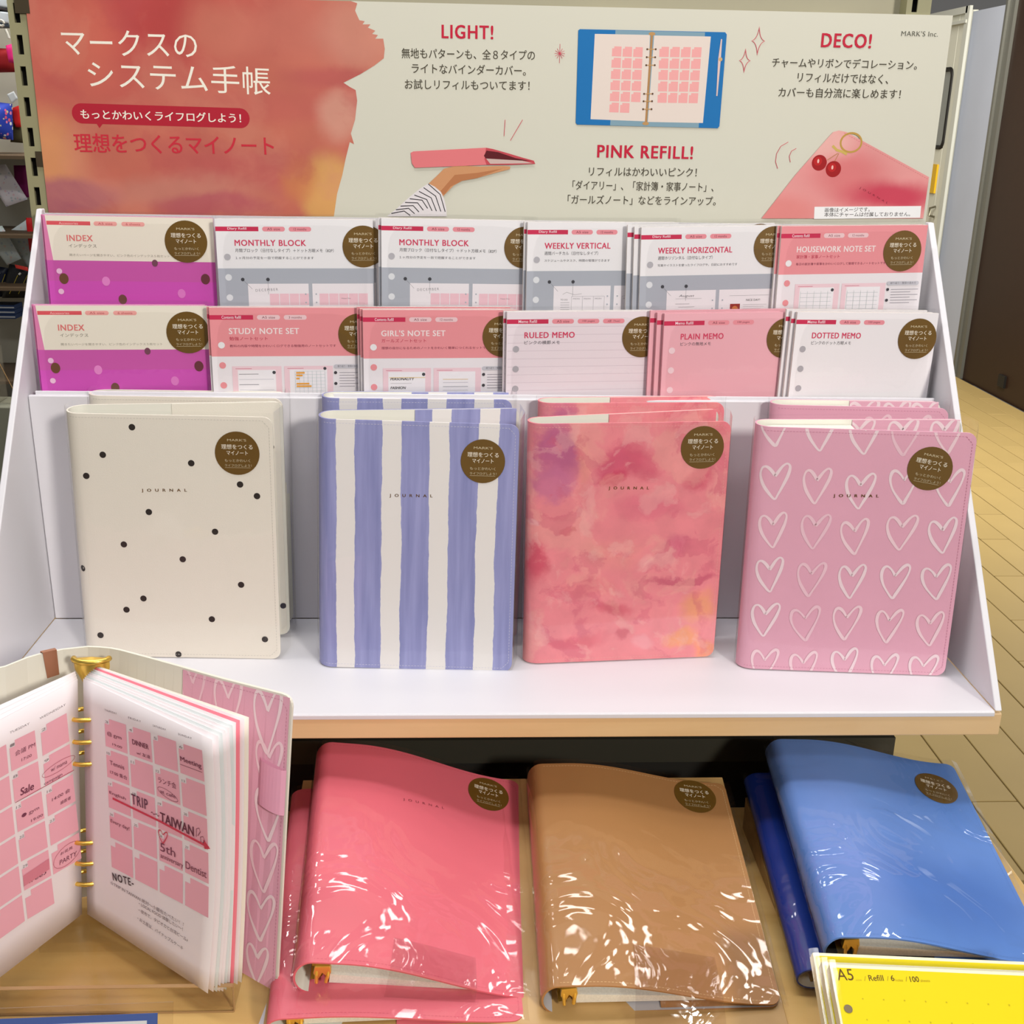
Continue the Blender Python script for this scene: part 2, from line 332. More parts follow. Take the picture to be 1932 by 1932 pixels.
# dark door beyond the display, with its grey frame
d = thing('door_1', None, None, (2740, 4750, FZ), kind='structure')
G().box(-18, 60, -460, 440, -4, 2320).go('door_leaf', mat('door_dark_brown', (44, 27, 19), .45, spec=.3, grain=.1, gscale=30), d)
G().box(-34, 60, 442, 548, 0, 2330).box(-46, 60, 500, 512, 0, 2330).box(-34, 60, -560, -462, 0, 2330).go('door_frame', mat('door_frame_grey', (112, 112, 106), .4, metal=.4), d)
G().box(-30, -18, -60, 10, 60, 120).go('door_stop', mat('black_rubber', (22, 20, 18), .6), d)
# pale service door with a rubber-edged window
d = thing('door_2', None, None, (2740, 5765, FZ), kind='structure')
wd_ = mat('service_door_cream', (214, 214, 200), .45, grain=.03, gscale=8)
G().box(-30, 30, 0, 95, 345, 1910).box(-30, 30, 95, 700, 345, 1190).box(-30, 30, 95, 700, 1610, 1910).box(-30, 30, 640, 700, 1190, 1610).go('door_leaf', wd_, d, bevel=3)
G().box(-24, 20, 88, 645, 1184, 1616).go('window_pane', mat('grey_glass', (126, 132, 132), .15, spec=.6), d)
g = G(); pts = []
for cx, cy, a0 in ((600, 1570, 0), (130, 1570, 90), (130, 1235, 180), (600, 1235, 270)):
    pts += [(-30, cx + 42 * math.cos(math.radians(a0 + 15 * i)), cy + 42 * math.sin(math.radians(a0 + 15 * i))) for i in range(7)]
g.tube(pts, 12, 6, closed=True).go('window_seal', mat('black_rubber', (22, 20, 18), .6), d, smooth=True)
G().box(-46, -30, -30, 700, 1890, 1925).box(-46, -30, -60, -8, 345, 1925).box(-52, -30, -40, 700, 1840, 1856).go('door_frame', mat('frame_white_metal', (196, 198, 190), .4), d)
G().box(-40, -30, 112, 330, 940, 1100).go('notice_plate', mat('notice_yellow', (222, 176, 22), .5), d, label='plain yellow notice plate')
G().tube([(-38, 60, 870), (-70, 60, 860), (-70, 60, 820), (-38, 60, 812)], 7, 6).go('handle', mat('handle_grey', (120, 116, 100), .35, metal=.7), d)

# ================================================================ shop rack that carries everything
rk_m = mat('rack_grey_beige', (150, 146, 112), .5, spec=.3, grain=.03, gscale=10)
dk = mat('rack_dark_metal', (38, 36, 32), .5, metal=.2)
rk = thing('shop_rack', 'grey beige slotted metal shop rack standing behind the notebook display', 'rack', (0, 0, FZ))
def upright(x0, x1, name='upright', zt=900):
    # front face built as a ladder so that the slots are real holes
    y0, y1 = 318, 350; H0, H1 = 0, Z0 + zt; xm = x0 + 8; sw = 2.7
    g = G().box(x0, xm - sw, y0, y0 + 2, H0, H1).box(xm + sw, x1, y0, y0 + 2, H0, H1)
    z = 22
    while z < H1: g.box(xm - sw, xm + sw, y0, y0 + 2, z, z + 10.5); z += 27.6
    g.box(x0, x0 + 2, y0 + 2, y1, H0, H1).box(x1 - 2, x1, y0 + 2, y1, H0, H1)
    g.go(name, rk_m, rk); G().box(x0 + 2, x1 - 2, y0 + 14, y0 + 16, H0, H1).go('upright_core', dk, rk)
upright(-457, -433); upright(394, 418)
G().box(-433, 418, 336, 342, 0, Z0 + 900).go('back_panel', mat('rack_back_panel', (168, 162, 138), .6), rk)
G().box(-462, 446, 110, 318, 8, 40).go('base_deck', dk, rk)
G().box(-449.5, -436, 315.6, 318, Z0 + 563, Z0 + 592).go('bracket_hook', mat('hook_brown_metal', (72, 62, 44), .5, metal=.3), rk)
G().box(-446, -438, 316.4, 318, Z0 + 426, Z0 + 440).go('bracket_hook', mat('hook_brown_metal', (72, 62, 44), .5, metal=.3), rk)
for x in (-452, 436):
    G().prism([(x, 318, Z0 - 30), (x, 40, Z0 - 30), (x, 40, Z0 - 44), (x, 318, Z0 - 110)], (4, 0, 0)).go('shelf_bracket', rk_m, rk)
# board under the white display
w1 = wood('beech_board', (218, 180, 128), (230, 196, 146), sc=(2, 30, 30))
b_ = G().box(-462, 441, 5, 316, -26.5, -5).go('shelf_board', w1, bevel=1.2); tag(b_, 'pale wooden shelf board directly under the white cardboard display', 'shelf'); b_.location.z = Z0 * .001
# lower table
w2 = wood('honey_table_top', (205, 164, 96), (226, 190, 124), .4, sc=(2.5, 14, 14), coat=.2)
t = thing('display_table', 'honey coloured wooden table in front carrying the open planner and binders', 'table', (0, 0, FZ))
G().box(-720, 476, -332, 106, Z0 - 190, Z0 - 165).go('table_top', w2, t, bevel=1.5)
G().box(-720, 476, 106, 128, Z0 - 260, Z0 - 180).go('back_rail', mat('rail_grey', (92, 90, 78), .45, metal=.3), t)
G().box(-720, 400, 128, 134, Z0 - 400, Z0 - 27).go('back_panel', dk, t)
G().box(-720, 400, 120, 128, Z0 - 122, Z0 - 96).go('upper_rail', mat('rail_grey_dark', (62, 60, 50), .45, metal=.3), t)
for x in (-700, 440):
    for y in (-320, 60): G().box(x, x + 30, y, y + 30, 0, Z0 - 190).go('leg', dk, t)
# ramp the closed binders lie on
SL = math.tan(math.radians(13.2))
rp = G(); ya, yb = -192, 66
rp.prism([(-178, ya, -164.5), (-178, yb, -164.5), (-178, yb, -166 + (yb - ya) * SL), (-178, ya, -163.2)], (393, 0, 0))
o = rp.go('display_ramp', wood('ramp_wood', (176, 138, 82), (200, 162, 104), sc=(8, 8, 8)), bevel=1); o.location.z = Z0 * .001
tag(o, 'low sloping wooden ramp on the table under the pink and brown binders', 'ramp')

# ================================================================ printed header board
BM = frame((-439.3, 316, 370), (1, 0, 0), (0, 0, 1))
bd = thing('header_board', 'large printed header board with pink wash and three product tips above the packs', 'sign', mw=BM)
BW, BH = 879, 210.2
bmat = mat('header_card', (212, 210, 194), .5, spec=.3)
G().box(0, BW, 0, BH, -1.6, 0).go('card', bmat, bd)
RED = (196, 26, 58); INK = (70, 64, 50); DRED = (178, 34, 52)
p = Print(base=.1)
wash = watercolour('header_wash', (212, 118, 98), [
    (122.1, 193.5, 124.4, 46.6, (196,70,70), .5, .9), (180.4, 180.9, 36.3, 31.1, (214,126,104), .6, .8), (92.6, 137.1, 98.4, 31.1, (206,96,88), .6, .7), (47.1, 178.1, 31.1, 41.5, (224,122,100), .7, .7),
    (4.8, 63.1, 31.1, 36.3, (232,160,108), .6, .9), (269.9, 182.8, 88.1, 31.1, (210,122,104), .6, .8), (309.8, 179.0, 41.5, 25.9, (222,150,130), .5, .7), (288.6, 140.9, 46.6, 11.4, (196,96,92), .5, .8),
    (247.2, 116.2, 77.7, 15.5, (206,104,96), .6, .6), (203.3, 56.5, 82.9, 20.7, (202,100,96), .6, .8), (124.6, 35.2, 77.7, 14.5, (212,140,122), .6, .8), (16.2, 28.5, 49.2, 17.6, (176,98,116), .35, .9),
    (159.8, 20.6, 57.0, 12.4, (192,94,104), .4, .8), (287.6, 107.2, 20.7, 20.7, (224,160,140), .5, .9), (275.0, 37.6, 28.5, 36.3, (232,172,104), .3, 1), (244.4, 52.2, 17.6, 20.7, (218,136,88), .5, .8)], warp=.018, wscale=10, fine=.06, fscale=18, rough=.5, val=.84, patches=[(9, .5, .62, (226, 150, 126), .35, .2), (12, .54, .62, (196, 88, 88), .35, 2.2)])
random.seed(3)
edge = [(1.3, 204.5), (301.7, 212.5)] + [(307.6, 208.5), (305.4, 202.0), (309.2, 193.8), (314.2, 193.0), (312.1, 190.2), (319.6, 190.4), (317.0, 187.5), (324.0, 184.9), (320.9, 182.0), (326.4, 181.2), (323.8, 177.9), (331.4, 178.1), (332.7, 169.2), (331.6, 160.7), (322.3, 153.9), (309.0, 146.1), (292.6, 138.1), (298.6, 134.4), (304.1, 131.7), (305.3, 122.1), (302.8, 104.6), (298.4, 91.8), (301.2, 82.0), (297.1, 83.9), (292.6, 68.0), (289.0, 53.0), (283.2, 34.7), (279.4, 13.2)] + [(-0.8, 9.1)]
edge = [(min(max(a, 0), BW), min(b, BH)) for a, b in edge]; edge[0] = (0, BH); edge[-1] = (0, edge[-1][1])
p.poly(edge, wash)
WH = (243, 238, 222)
p.text('マークスの', (29.7, 157.9), (155.5, 157.6), WH, h=22.5, space=1.0)
p.text('システム手帳', (50.9, 128.7), (222.7, 125.3), WH, h=25)
p.add(*(lambda a, b, r: ([(a[0] + r * math.cos(math.radians(90 + 15 * i)) , a[1] + r * math.sin(math.radians(90 + 15 * i))) for i in range(13)] + [(b[0] + r * math.cos(math.radians(-90 + 15 * i)), b[1] + r * math.sin(math.radians(-90 + 15 * i))) for i in range(13)], [tuple(range(26))]))((41.6, 105.6), (192.2, 104.0), 9.2), DRED)
p.poly([(53.9, 98.1), (61.9, 97.8), (57.3, 92.4)], DRED)
p.text('もっとかわいくライフログしよう！', (40.6, 100.8), (193.0, 99.7), WH, h=8.6, bold=.02)
p.text('理想をつくるマイノート', (31.8, 70.0), (223.1, 70.3), (202, 46, 62), h=17.5, bold=.018)
def T(t, a, b, h, c=INK, bold=0.004, space=1.0): p.text(t, a, b, c, h=h, bold=bold, space=space)
T('LIGHT!', (387.2, 179.7), (435.7, 179.8), 11.8, RED, .03, 1.15)
T('無地もパターンも、全８タイプの', (348.7, 161.1), (476.3, 161.7), 9.2); T('ライトなバインダーカバー。', (358.2, 148.0), (467.9, 147.8), 9); T('お試しリフィルもついてます！', (351.4, 133.5), (471.8, 134.4), 9)
T('PINK REFILL!', (540.5, 73.7), (635.1, 73.8), 11.8, RED, .03, 1.12)
T('リフィルはかわいいピンク！', (532.7, 55.9), (640.6, 56.7), 8.6); T('「ダイアリー」、「家計簿・家事ノート」、', (516.8, 42.5), (658.7, 42.7), 9); T('「ガールズノート」などをラインアップ。', (512.5, 28.6), (661.9, 29.3), 9)
T('DECO!', (753.4, 179.3), (801.8, 179.3), 12.5, RED, .03, 1.15)
T('チャームやリボンでデコレーション。', (706.9, 160.2), (849.9, 160.6), 9); T('リフィルだけではなく、', (733.2, 147.2), (823.2, 147.0), 8.8); T('カバーも自分流に楽しめます！', (715.7, 133.2), (837.1, 133.6), 9)
T("MARK'S Inc.", (830.6, 190.9), (866.6, 191.1), 4.6, (96, 96, 84), -.006, 1.05)
# sparkles, rays and arcs drawn in thin red line
cx, cy = (500.1, 168.4)
for k in range(6):
    a = math.radians(90 + 30 * k); rr = 8.5 if k == 0 else 5
    p.stroke([(cx - rr * math.cos(a), cy - rr * math.sin(a)), (cx + rr * math.cos(a), cy + rr * math.sin(a))], .35, (206, 60, 84))
for (cx, cy), hh, hw in (((691.5, 183.5), 13, 6.4), ((679.9, 165.6), 11, 5.4)):
    pts = []
    for k in range(4):
        a0 = math.radians(90 * k + 90); a1 = math.radians(90 * k + 180); P0 = (hw * math.cos(a0), hh * math.sin(a0)); P1 = (hw * math.cos(a1), hh * math.sin(a1))
        for i in range(6):
            t_ = i / 6; q0, q1, q2 = (1 - t_) ** 2, 2 * t_ * (1 - t_), t_ * t_
            pts.append((cx + q0 * P0[0] + q2 * P1[0] + q1 * .12 * (P0[0] + P1[0]), cy + q0 * P0[1] + q2 * P1[1] + q1 * .12 * (P0[1] + P1[1])))
    p.stroke(pts, .5, (206, 60, 84), closed=True)
p.stroke([(448.6, 107.2), (447.8, 92.0)], .5, (206, 60, 84)); p.stroke([(465.7, 107.6), (454.1, 88.1)], .5, (206, 60, 84))
p.stroke([(729.8, 91.5), (722.8, 87.4), (719.2, 80.3), (718.8, 72.7), (721.6, 66.2)], .5, (206, 60, 84)); p.stroke([(738.4, 85.6), (733.9, 83.0), (732.2, 78.0), (733.8, 72.4)], .5, (206, 60, 84))
# picture: blue binder lying open
BL = (18, 112, 178)
p.poly([(518.7, 190.4), (658.7, 190.6), (660.4, 188.7), (659.8, 105.2), (658.3, 103.2), (519.3, 104.1), (517.7, 105.6), (517.2, 189.4)], BL)
p.poly([(552.8, 190.2), (639.2, 190.1), (639.3, 103.3), (551.7, 103.7)], (128, 160, 176))
p.poly([(533.1, 186.5), (586.2, 186.7), (587.6, 108.3), (532.2, 109.3)], (228, 214, 204)); p.poly([(590.3, 186.3), (645.1, 186.5), (643.2, 107.8), (588.6, 107.8)], (228, 214, 204))
def quad(a, b, c_, d_, u, v): return tuple(a[k] * (1 - u) * (1 - v) + b[k] * u * (1 - v) + c_[k] * u * v + d_[k] * (1 - u) * v for k in (0, 1))
def sq(c4, nx, ny, col, skip=(), gap=.06, notch=True, P=None):
    P = P or p; P.n += 1; lay = P.n
    for i in range(nx):
        for j in range(ny):
            if (i, j) in skip: continue
            u0, u1, v0, v1 = (i + gap) / nx, (i + 1 - gap) / nx, (j + gap) / ny, (j + 1 - gap) / ny
            q = lambda u, v: quad(*c4, u, v); nu, nv = (u1 - u0) * .22, (v1 - v0) * .2
            pts = [q(u0 + nu, v0), q(u1, v0), q(u1, v1), q(u0, v1), q(u0, v0 + nv), q(u0 + nu, v0 + nv)] if notch else [q(u0, v0), q(u1, v0), q(u1, v1), q(u0, v1)]
            P.add(pts, [(0, 1, 2, 5), (5, 2, 3, 4)] if notch else [(0, 1, 2, 3)], col, lay)
PK = (238, 168, 166)
sq(((549.8, 176.5), (580.6, 176.2), (580.9, 115.1), (549.6, 115.5)), 3, 6, PK, skip=((2, 5),)); sq(((595.4, 177.0), (637.6, 177.4), (637.2, 125.4), (596.5, 125.1)), 4, 5, PK)
p.stroke([(588.1, 187.7), (586.9, 106.3)], 2.2, (176, 132, 84)); p.disc(588.1, 187.7, 3.2, (190, 146, 92), ry=1.6); p.disc(586.6, 106.3, 3.2, (190, 146, 92), ry=1.6)
for a, b in (((584.3, 173.9), (592.5, 174.1)), ((584.2, 166.8), (592.4, 166.9)), ((584.1, 159.6), (592.4, 159.8)), ((583.5, 133.6), (591.8, 133.8)), ((583.4, 126.8), (591.7, 127.0)), ((583.3, 119.5), (591.6, 119.7))):
    p.stroke([a, b], .8, (196, 154, 100)); p.disc(*a, .9, (90, 60, 40)); p.disc(*b, .9, (90, 60, 40))
p.stroke([(655.6, 184.4), (655.0, 166.3), (655.0, 133.0)], [1.2, 2.6, 1.2], (222, 196, 190)); p.disc(656.0, 166.3, 1.8, (206, 170, 120))
# picture: hand holding up a pink binder
p.poly([(389.1, 60.6), (401.7, 63.8), (424.2, 63.2), (446.7, 64.1), (454.5, 63.7), (454.1, 61.2), (439.9, 57.4), (421.6, 52.1), (406.9, 49.3), (398.6, 44.7), (387.5, 33.8), (373.4, 45.8), (381.8, 53.5)], (206, 148, 104))
p.poly([(399.6, 54.8), (421.6, 57.1), (446.7, 61.6), (421.6, 52.1), (406.9, 49.3), (395.4, 43.6), (389.1, 35.4), (384.9, 38.4)], (184, 120, 78))
p.poly([(373.4, 46.3), (379.7, 43.3), (385.9, 38.4), (389.1, 31.8), (391.2, 23.1), (391.7, 14.9), (332.0, 14.0), (341.6, 21.4), (354.4, 32.8), (365.0, 41.1)], (226, 220, 222))
for k in range(9):
    u = k / 8.5; a = (373.4, 45.8); a2 = (334.2, 15.1); b = (390.1, 29.3); b2 = (353.1, 14.4)
    A_ = (a[0] * (1 - u) + a2[0] * u, a[1] * (1 - u) + a2[1] * u); B_ = (b[0] * (1 - u) + b2[0] * u, b[1] * (1 - u) + b2[1] * u - (0 if k > 3 else 10 - 2 * k))
    M_ = ((A_[0] + B_[0]) / 2 + 3.4, (A_[1] + B_[1]) / 2 + 3.4); B_ = (B_[0], max(B_[1], 3)); p.stroke([A_, M_, B_], .85, (40, 36, 44))
p.poly([(356.4, 75.0), (359.0, 76.3), (430.2, 81.0), (434.4, 79.4), (430.9, 64.8), (360.4, 60.9), (357.4, 65.1)], (226, 122, 126))
p.poly([(430.2, 81.0), (437.0, 79.9), (451.7, 76.2), (465.9, 72.4), (477.5, 69.6), (479.1, 66.6), (452.9, 65.2), (430.9, 64.8), (428.8, 70.3)], (196, 74, 84))
p.poly([(430.8, 78.3), (442.3, 77.0), (459.1, 71.8), (475.4, 69.1), (452.9, 69.7), (430.9, 69.8), (428.2, 73.3)], (92, 18, 28)); p.poly([(430.4, 70.8), (466.0, 69.4), (476.5, 67.1), (434.6, 65.9)], (206, 180, 172))
# picture: pink cover with a cherry charm
pw = watercolour('header_cover_picture', (226, 150, 148), [(793.6, 61.2, 36.3, 20.7, (214,110,112), .7, .8), (768.8, 91.2, 25.9, 15.5, (232,178,170), .6, .8), (839.4, 41.4, 46.6, 13.5, (198,50,78), .6, .95), (732.7, 24.2, 31.1, 15.5, (222,128,124), .6, .7)], warp=.01, wscale=12, fine=.04, fscale=14)
p.poly([(709.4, 17.6), (739.9, 60.4), (768.8, 96.2), (773.5, 101.7), (779.1, 103.3), (786.8, 102.0), (876.0, 60.5), (875.6, 20.1)], pw)
p.dashes([(784.7, 100.9), (875.2, 58.5)], (196, 96, 100), w=.3)
for (cx, cy), r in (((762.8, 72.4), 7.6), ((777.7, 66.6), 7.8)):
    p.disc(cx, cy, r, (160, 16, 22)); p.disc(cx - 1.5, cy + 1.5, 4.2, (188, 28, 30)); p.disc(cx - 1.2, cy + 1.6, 1.0, (240, 190, 180), ry=2)
cx, cy = (792.7, 92.1)
p.stroke([(cx + 10.5 * math.cos(i * math.pi / 16), cy + 9 * math.sin(i * math.pi / 16)) for i in range(32)], 1.8, (190, 150, 70), closed=True)
p.stroke([(774.4, 88.8), (779.1, 84.8), (784.6, 83.4), (789.7, 81.0)], 2.4, (206, 176, 92)); p.stroke([(781.6, 81.8), (778.2, 74.2)], .7, (190, 130, 90)); p.stroke([(780.5, 81.8), (770.5, 75.1)], .7, (190, 130, 90))
T('JOURNAL', (806.0, 48.1), (836.7, 33.1), 2.4, (120, 30, 46), -.01, 1.9)
p.poly([(762.5, 29.9), (871.8, 32.3), (872.2, 20.8), (763.2, 17.9)], (240, 240, 240))
T('画像はイメージです。', (773.4, 24.6), (819.5, 26.0), 4.4, (70, 66, 66), .008); T('本体にチャームは付属しておりません。', (773.3, 20.1), (861.7, 22.0), 4.4, (70, 66, 66), .008)
p.build('printed_artwork', bd)

# pale sack lying on top of the rack behind the header
g = G(); 
g.grid(lambda u, v: (40 + 350 * u, 326 + 34 * (1 - math.cos(v * math.pi)) / 2 * 2, 548 + (34 + 6 * math.sin(u * 9)) * math.sin(v * math.pi) ** .5 * (1 - abs(2 * u - 1) ** 8) + 1), 40, 14)
o = G().go if False else None
sk = g.go('plastic_sack', mat('sack_cream', (206, 200, 172), .45, bump=.3, bscale=60), smooth=True); sk.location.z = Z0 * .001
tag(sk, 'crumpled cream plastic wrap lying along the top behind the header board', 'wrap')
tb = G().box(60, 380, 344, 400, 538, 548).go('ledge_strip', rk_m, rk); tb.location.z = Z0 * .001

# ================================================================ white cardboard display
cw = mat('white_cardboard', (222, 220, 224), .42, spec=.35, grain=.015, gscale=6)
ds = thing('cardboard_display', 'white tiered cardboard counter display holding the packs and upright journals', 'display stand', (0, 0, 0))
prof = [(0, 0), (297, 0), (297, 388), (289, 388)]
def side(x0, x1):
    g = G().prism([(x0, y, z) for y, z in prof], (x1 - x0, 0, 0)); return g.go('side_panel', cw, ds, bevel=1)
side(-441.5, -435.8); side(431.5, 437.8)
G().box(-435.8, 431.5, 0, 195, -4.6, 0).box(-435.8, 431, -1.5, 0, -4.6, -.3).go('ledge', cw, ds, bevel=.8)
G().box(-435.2, 424, 195, 200, .1, 227).go('riser_panel', cw, ds, bevel=1)
G().box(-430, 425, 200, 202.6, .1, 230).go('riser_backing', cw, ds, bevel=.5)
G().box(-435, 431, 203, 240.3, 90, 94).go('tier_floor', cw, ds); G().box(-435, 431, 240.5, 242.5, 90, 296).go('tier_divider', cw, ds)
G().box(-435, 431, 243, 292, 168, 172).go('tier_floor', cw, ds); G().box(-435.5, 431.2, 292.5, 296, 0, 384).go('back_panel', cw, ds)

# ================================================================ refill packs
edge_m = mat('paper_edge', (226, 218, 212), .7, grain=.1, gscale=900)
filmp = film('clear_pack_film', .05, 30, .05, ior=1.35)
PKC = (236, 150, 156); PKL = (240, 200, 206); GR = (176, 180, 190); PW = (238, 236, 238); MAG = (198, 42, 82)
def pk_head(p, w, kind, title, tw, sub, sw_, desc, dw, pink=False, pills=('A5 size', '12 months'), memo=False):
    H = 210; Y = lambda t: H - t
    bar = (204, 46, 84)
    p.rect(0, Y(11.2), 39.5, Y(7), bar); p.text(kind, (11, Y(10.4)), (28.5, Y(10.4)), (240, 220, 226), h=2.8, bold=.01)
    x = 43
    for t_ in pills:
        p.pill(x, Y(11.3), x + 21, Y(6.9), (240, 204, 208) if pink else (236, 150, 160)); p.text(t_, (x + 4.5, Y(10.2)), (x + 16.5, Y(10.2)), (122, 40, 62), h=2.2); x += 24.5
    tc = (248, 232, 232) if pink else (214, 66, 100)
    p.text(title, (17, Y(24.6)), (17 + tw, Y(24.6)), tc, h=5.5, bold=.03, space=1.1)
    sc_ = (190, 40, 76) if pink else (70, 66, 74)
    p.text(sub, (17, Y(30.6)), (17 + sw_, Y(30.6)), sc_, h=3.5)
    if desc: p.text(desc, (17, Y(37)), (17 + dw, Y(37)), (130, 40, 70) if pink else (90, 86, 92), h=2.5)
def holes(p, x, col, col0=None):
    for k, y in enumerate((35, 54, 73, 143, 162, 181)): p.disc(x, 210 - y, 3.1, col0 if (k == 0 and col0) else col, n=16)
def pk_diary(p, w, title, tw, sub, sw_, desc, dw, variant):
    H = 210; Y = lambda t: H - t; p.rect(0, 0, w, H, PW)
    pk_head(p, w, 'Diary Refill', title, tw, sub, sw_, desc, dw); p.rect(0, 0, w, Y(45.6), GR); holes(p, 9.5, (226, 228, 232), (186, 184, 190))
    x1 = 84 if variant != 'h' else 76
    p.rect(27, 20, x1, Y(60), (238, 232, 236)); p.rect(x1 + 3.5, 20, min(w - 1, 146), Y(60), (238, 232, 236))
    for (a, b), (c_, d_) in (((22.5, 56), (31, 65)), ((46, 56), (46, 70))):
        p.stroke([(a, Y(b)), (c_, Y(d_))], .25, (120, 120, 126)); p.disc(a, Y(b), 1.7, (66, 66, 72), n=12)
    if variant == 'm':
        p.text('DECEMBER', (34, Y(67.5)), (55, Y(66.5)), (150, 146, 152), h=2.4, space=1.4)
        for x0, n_ in ((47, 4), (94, 5)):
            p.n += 1; lay = p.n
            for i in range(n_):
                for j in range(5):
                    a = x0 + i * 9.4; b = 69.5 + j * 12
                    if a + 8.6 < w: p.add([(a, Y(b + 11)), (a + 8.7, Y(b + 11)), (a + 8.7, Y(b)), (a, Y(b))], [(0, 1, 2, 3)], (238, 196, 206), lay)
        p.text('Happy Day', (115, Y(75)), (124, Y(75)), (120, 100, 110), h=1.4)
    if variant == 'v':
        p.stroke([(36, Y(68)), (40, Y(66)), (48, Y(68.5)), (55, Y(67.5))], .3, (150, 146, 152)); p.text('TO DO', (34, Y(74)), (41, Y(74)), (110, 104, 110), h=1.6)
        for i in range(5): p.stroke([(34, Y(76 + i * 2.2)), (43, Y(76 + i * 2.2))], .35, (150, 146, 150))
        for x0, n_ in ((45, 3), (96, 3)):
            for i in range(n_ + 1): p.stroke([(x0 + i * 11, Y(70)), (x0 + i * 11, Y(150))], .25, (170, 166, 172))
            for i in range(n_): p.text('8:00', (x0 + 2 + i * 11, Y(85)), (x0 + 8 + i * 11, Y(85)), (120, 116, 122), h=1.5); p.text('MON', (x0 + 1.5 + i * 11, Y(73)), (x0 + 8 + i * 11, Y(73)), (150, 146, 152), h=1.3)
            p.stroke([(x0, Y(70)), (x0 + 33, Y(70))], .25, (170, 166, 172))
    if variant == 'h':
        p.text('August', (39, Y(67)), (54, Y(67)), (110, 104, 110), h=3, slant=.3); p.stroke([(36, Y(68)), (62, Y(68))], .25, (150, 146, 152))
        for i in range(4): p.stroke([(36 + (i % 2) * 3, Y(73 + i * 3)), (50 + i * 5, Y(73 + i * 3))], .4, (160, 156, 160))
        p.text('NICE DAY!', (107, Y(71.5)), (121, Y(71.5)), (60, 54, 60), h=2); p.stroke([(90, Y(66)), (130, Y(66))], .25, (150, 146, 152))
        for i in range(4): p.stroke([(104, Y(75 + i * 2)), (128 - i * 3, Y(75 + i * 2))], .3, (170, 166, 170))
        p.rect(91, Y(88), 101, Y(74), (150, 40, 30)); p.disc(96, Y(79), 3, (210, 120, 60)); p.disc(94, Y(84), 2, (236, 214, 190)); p.disc(99, Y(85), 1.6, (96, 120, 50))
    for k in range(4):
        p.disc(x1 - 3, Y(70 + 8 * k), .8, GR, n=10); p.disc(x1 + 7, Y(70 + 8 * k), .8, GR, n=10)
def pk_set(p, w, title, tw, sub, sw_, desc, dw, variant, pills=('A5 size', '12 months')):
    H = 210; Y = lambda t: H - t; p.rect(0, 0, w, H, (238, 232, 236)); p.rect(0, Y(45.6), w, H, PKC)
    pk_head(p, w, 'Contents Refill', title, tw, sub, sw_, desc, dw, True, pills); holes(p, 9.5, PKC, (240, 236, 238))
    for x0 in (18, 66):
        p.rect(x0, 20, x0 + 45.5, Y(55), (240, 208, 216)); p.rect(x0 + 5, 20, x0 + 40, Y(58.5), (242, 238, 242)); p.stroke([(x0 + 3, Y(57.3)), (x0 + 18, Y(57.3))], .4, (206, 90, 120))
    p.disc(56.5, Y(61), 1.6, (66, 66, 72), n=12)
    if variant == 'study':
        p.disc(104, Y(57.5), 1.5, (66, 66, 72), n=12)
        for i in range(8): p.stroke([(24, Y(62.5 + i * 5)), (24 + (32 if i % 2 else 18), Y(62.5 + i * 5))], .45, (206, 204, 212) if i % 2 else (110, 106, 116))
        for i in range(9): p.stroke([(76, Y(60 + i * 3.2)), (104, Y(60 + i * 3.2))], .2, (180, 196, 200))
        for i in range(8): p.stroke([(76 + i * 4, Y(60)), (76 + i * 4, Y(90))], .2, (180, 196, 200))
        for yy, L_ in ((61.5, 8), (64, 6), (67, 3), (72, 12), (74.4, 14)): p.stroke([(77, Y(yy)), (77 + L_, Y(yy))], 1.6, (236, 166, 66))
    if variant == 'girl':
        for t_, yy in (('PERSONALITY', 66.5), ('FASHION', 75), ('HEART', 83)):
            p.text(t_, (25, Y(yy)), (25 + 2.0 * len(t_), Y(yy)), (40, 34, 40), h=2.4, bold=.03, slant=.25)
            p.stroke([(25, Y(yy + 3)), (45, Y(yy + 3))], .3, (170, 166, 172))
        p.stroke([(24, Y(64)), (58, Y(64))], .5, (226, 196, 120))
        for yy, c_ in ((66, (222, 190, 130)), (73, (150, 150, 160)), (81, (150, 150, 160)), (69, (200, 196, 204)), (76.5, (200, 196, 204))): p.stroke([(75, Y(yy)), (99, Y(yy))], .5, c_)
        p.rect(78, Y(92), 94, Y(88.6), (24, 22, 24)); p.text('special', (96, Y(91)), (108, Y(91)), (170, 34, 60), h=2.8, slant=.3); p.disc(98, Y(86), 1.6, (226, 140, 160))
    if variant == 'house':
        for x0 in (24, 72):
            for i in range(8): p.stroke([(x0, Y(64 + i * 4)), (x0 + 32, Y(64 + i * 4))], .25, (176, 182, 190))
            for i in range(5): p.stroke([(x0 + i * 7, Y(62)), (x0 + i * 7, Y(98))], .25, (186, 200, 196))
    p.pill(112.5, Y(57.4), min(w - 2, 146), Y(53.6), (200, 198, 206)); p.text('振り返り・整理の進め方', (116, Y(56.4)), (w - 6, Y(56.4)), (90, 86, 96), h=2.2)
    for i, yy in enumerate((61.5, 72, 82.5)):
        p.disc(114, Y(yy), 1.5, (60, 58, 64), n=12)
        for k in range(2 + (i == 0) * 2): p.stroke([(117.5, Y(yy + k * 2.6)), (w - 3 - (k % 2) * 8, Y(yy + k * 2.6))], .55, (160, 156, 164))
